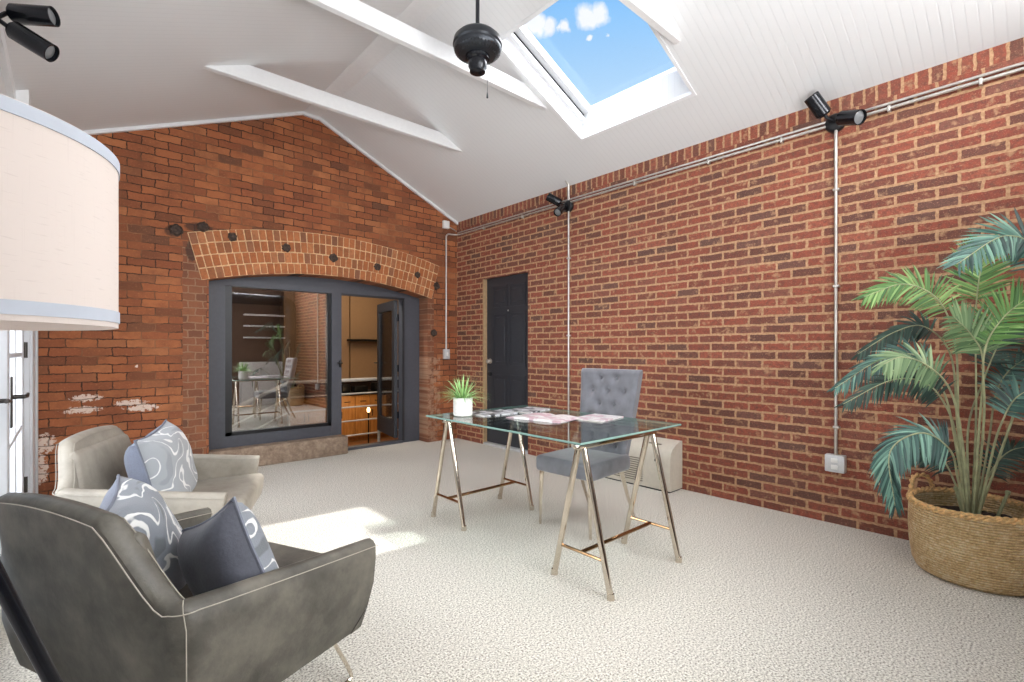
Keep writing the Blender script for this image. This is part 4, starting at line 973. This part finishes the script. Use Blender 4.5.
for fi, (pts, t0, LL, mk, nl, dr) in enumerate(FR):
    pts = [V(p)-PC for p in pts]
    # keep feet of the stems together in the middle of the soil
    pts[0] = V((pts[0].x*.7, pts[0].y*.7, .27))
    pts = [p if i < 1 else V((min(p.x, .32), p.y, p.z)) for i, p in enumerate(pts)]
    cur = bez(pts, 60)
    m = MB(); rad = [.0064*(1-.75*i/60) for i in range(61)]; m.tube(cur, rad, 7)
    fr = m.build('frond', M['stem'], pp)
    m = MB()
    i0 = int(60*t0); n_side = nl//2*2
    for k in range(n_side):
        for s in (-1, 1):
            t = (k+.5*(s > 0)*.6)/n_side; f = i0+(60-i0)*t; i = min(int(f), 59)
            p = cur[i].lerp(cur[i+1], f-i); tg = (cur[min(i+2, 60)]-cur[max(i-1, 0)]).normalized()
            view = (camv-(p+PC)).normalized(); nrm = (view*.8+V((0, 0, .45))).normalized()
            side = tg.cross(nrm).normalized()*s
            ang = R(66-38*t+rg.uniform(-6, 6))
            d = tg*math.cos(ang)+side*math.sin(ang)+nrm*rg.uniform(-.12, .22)
            Lf = LL*.68*(.55+.65*math.sin(PI*min(1, .18+.72*t)))*rg.uniform(.85, 1.1)*(1 if t < .9 else .75)
            d.z -= dr*.55*(1 if fi in (2, 3, 4, 5, 6, 10, 11) else .3)
            d.normalize()
            # never through the brick wall
            tip = p+PC+d.normalized()*Lf
            if tip.x > XR-.04: d.x -= (tip.x-(XR-.04))/Lf
            ws = d.cross(nrm).normalized()
            blade(m, p, d, nrm, Lf, rg.uniform(.0085, .0115), dr*rg.uniform(.7, 1.3), 5, min(1, max(0, rg.gauss(.5, .25))), 0, ws)
    m.build('leaflets', M[mk], fr, weld=False, fixn=False)
# a few cut stubs beside the stems
for (x, y, h_) in ((-.08, .03, .19), (-.02, -.12, .17), (.03, .08, .14)):
    m = MB(); m.tube([(x*.6, y*.6, .29), (x, y, .29+h_)], [.008, .0065], 8); m.lathe([(0, .014), (.010, .010), (.010, -.004), (.0065, -.01)], (x, y, .29+h_), 8); m.build('stub', M['stem'], pp)

# ------------------------------------------------------------------ sky, sun and lamps
w = bpy.data.worlds.new('World'); sc.world = w; w.use_nodes = True; nt = w.node_tree; nt.nodes.clear()
class WN(NT):
    def __init__(s, t): s.t = t
W_ = WN(nt)
out = W_.n('ShaderNodeOutputWorld'); bg = W_.n('ShaderNodeBackground')
d = W_.n('ShaderNodeTexCoord').outputs['Generated']; ds = W_.sep(d)
skyc = W_.ramp(ds[2], [(0, lin((214, 232, 248))), (.42, lin((196, 228, 252))), (.60, lin((130, 194, 249))), (1, lin((64, 140, 226)))])
nz = W_.n('ShaderNodeTexNoise'); nz.inputs['Scale'].default_value = 26; nz.inputs['Detail'].default_value = 6; nz.inputs['Roughness'].default_value = .6; W_.l(d, nz.inputs['Vector'])
wv = W_.n('ShaderNodeVectorMath', operation='MULTIPLY_ADD'); W_.l(nz.outputs['Color'], wv.inputs[0]); wv.inputs[1].default_value = (.04, .04, .02)
sb_ = W_.n('ShaderNodeVectorMath', operation='SUBTRACT'); W_.l(d, sb_.inputs[0]); sb_.inputs[1].default_value = (.02, .02, .01); W_.l(sb_.outputs[0], wv.inputs[2])
cl = None
for c, r in (((.6390, .531, .5555), .016), ((.6545, .5145, .5545), .017), ((.6469, .5242, .5500), .013), ((.6044, .5803, .5458), .014), ((.5893, .592, .5490), .016), ((.574, .605, .553), .018), ((.6216, .5617, .546), .010), ((.6588, .5339, .530), .005), ((.674, .514, .5305), .005), ((.3, .2, .85), .12), ((-.4, .5, .7), .2), ((.1, .8, .55), .12)):
    ln = W_.n('ShaderNodeVectorMath', operation='DISTANCE'); W_.l(wv.outputs[0], ln.inputs[0]); ln.inputs[1].default_value = V(c).normalized()
    q = W_.math('SUBTRACT', 1.0, W_.math('DIVIDE', ln.outputs['Value'], r*1.25), clamp=True)
    cl = q if cl is None else W_.math('MAXIMUM', cl, q)
cf = W_.ramp(cl, [(.05, (0, 0, 0, 1)), (.5, (1, 1, 1, 1))])
W_.l(W_.mix(W_.math('MULTIPLY', cf, .95), skyc, (1, 1, 1, 1)), bg.inputs[0]); bg.inputs[1].default_value = 1.05
W_.l(bg.outputs[0], out.inputs[0])

def light(name, typ, loc, energy, color=(1, 1, 1), target=None, **k):
    l = bpy.data.lights.new(name, typ); l.energy = energy; l.color = color
    for a, b in k.items(): setattr(l, a, b)
    o = bpy.data.objects.new(name, l); COL.objects.link(o); o.location = loc
    if target is not None: o.rotation_euler = (V(target)-V(loc)).to_track_quat('-Z', 'Y').to_euler()
    return o
sd = V((-1.75, .70, -3.25))
light('sun', 'SUN', (6, -1, 8), 4.5, (1, .97, .92), V((6, -1, 8))+sd, angle=R(1.0))
# added broad soft sun, strengthening the sky light through the skylight
light('skylight_fill', 'SUN', (3, 2, 8), 22, (1, .985, .955), V((3, 2, 8))+V((-.38, .28, -1)), angle=R(100))
# added fill from unseen gable and front windows; daylight by the left glazed door
light('gable_fill', 'AREA', (1.9, YF-.16, 3.10), 46, (1, .975, .94), (1.9, 4.0, 1.6), shape='RECTANGLE', size=3.4, size_y=.7)
light('gable_fill', 'AREA', (3.05, YF-.16, 2.98), 35, (1, .99, .97), (.0, 3.2, 3.15), shape='RECTANGLE', size=1.3, size_y=.45)
light('front_window_fill', 'AREA', (1.6, YF-.34, 1.45), 112, (1, .975, .94), (1.6, 1.5, 3.6), shape='RECTANGLE', size=1.35, size_y=1.2)
light('door_daylight', 'AREA', (-1.5, 3.2, 1.5), 165, (1, .99, .965), (3, 3.0, 1.0), shape='RECTANGLE', size=3., size_y=2.2)
light('lamp_bulb', 'POINT', (-.1196, .6848, 1.29), .9, (1, .92, .86), shadow_soft_size=.03)
light('rail_fill', 'POINT', (2.0, 6.05, 2.3), 60, (1, .9, .78), shadow_soft_size=.12)  # unseen light added to brighten the stair railing
light('kitchen_lamp', 'AREA', (4.0, 8.2, 2.6), 34, (1, .72, .42), (4.0, 8.6, 0), size=1.6)
light('under_lamp', 'POINT', (4.0, 8.55, .2), 7, (1, .66, .32), shadow_soft_size=.1)

# ------------------------------------------------------------------ camera
cam = bpy.data.cameras.new('camera'); co = bpy.data.objects.new('camera', cam); COL.objects.link(co); sc.camera = co
co.location = (0, 0, 1.18); cam.sensor_width = 36; cam.lens = 493/1024*36
co.rotation_euler = (R(90), 0, math.atan2(-.669, .7433)); cam.shift_y = 9/1024; cam.clip_start = .02
vs = sc.view_settings; vs.view_transform = 'Standard'; vs.look = 'None'; vs.exposure = 0; vs.gamma = 1; vs.use_curve_mapping = False
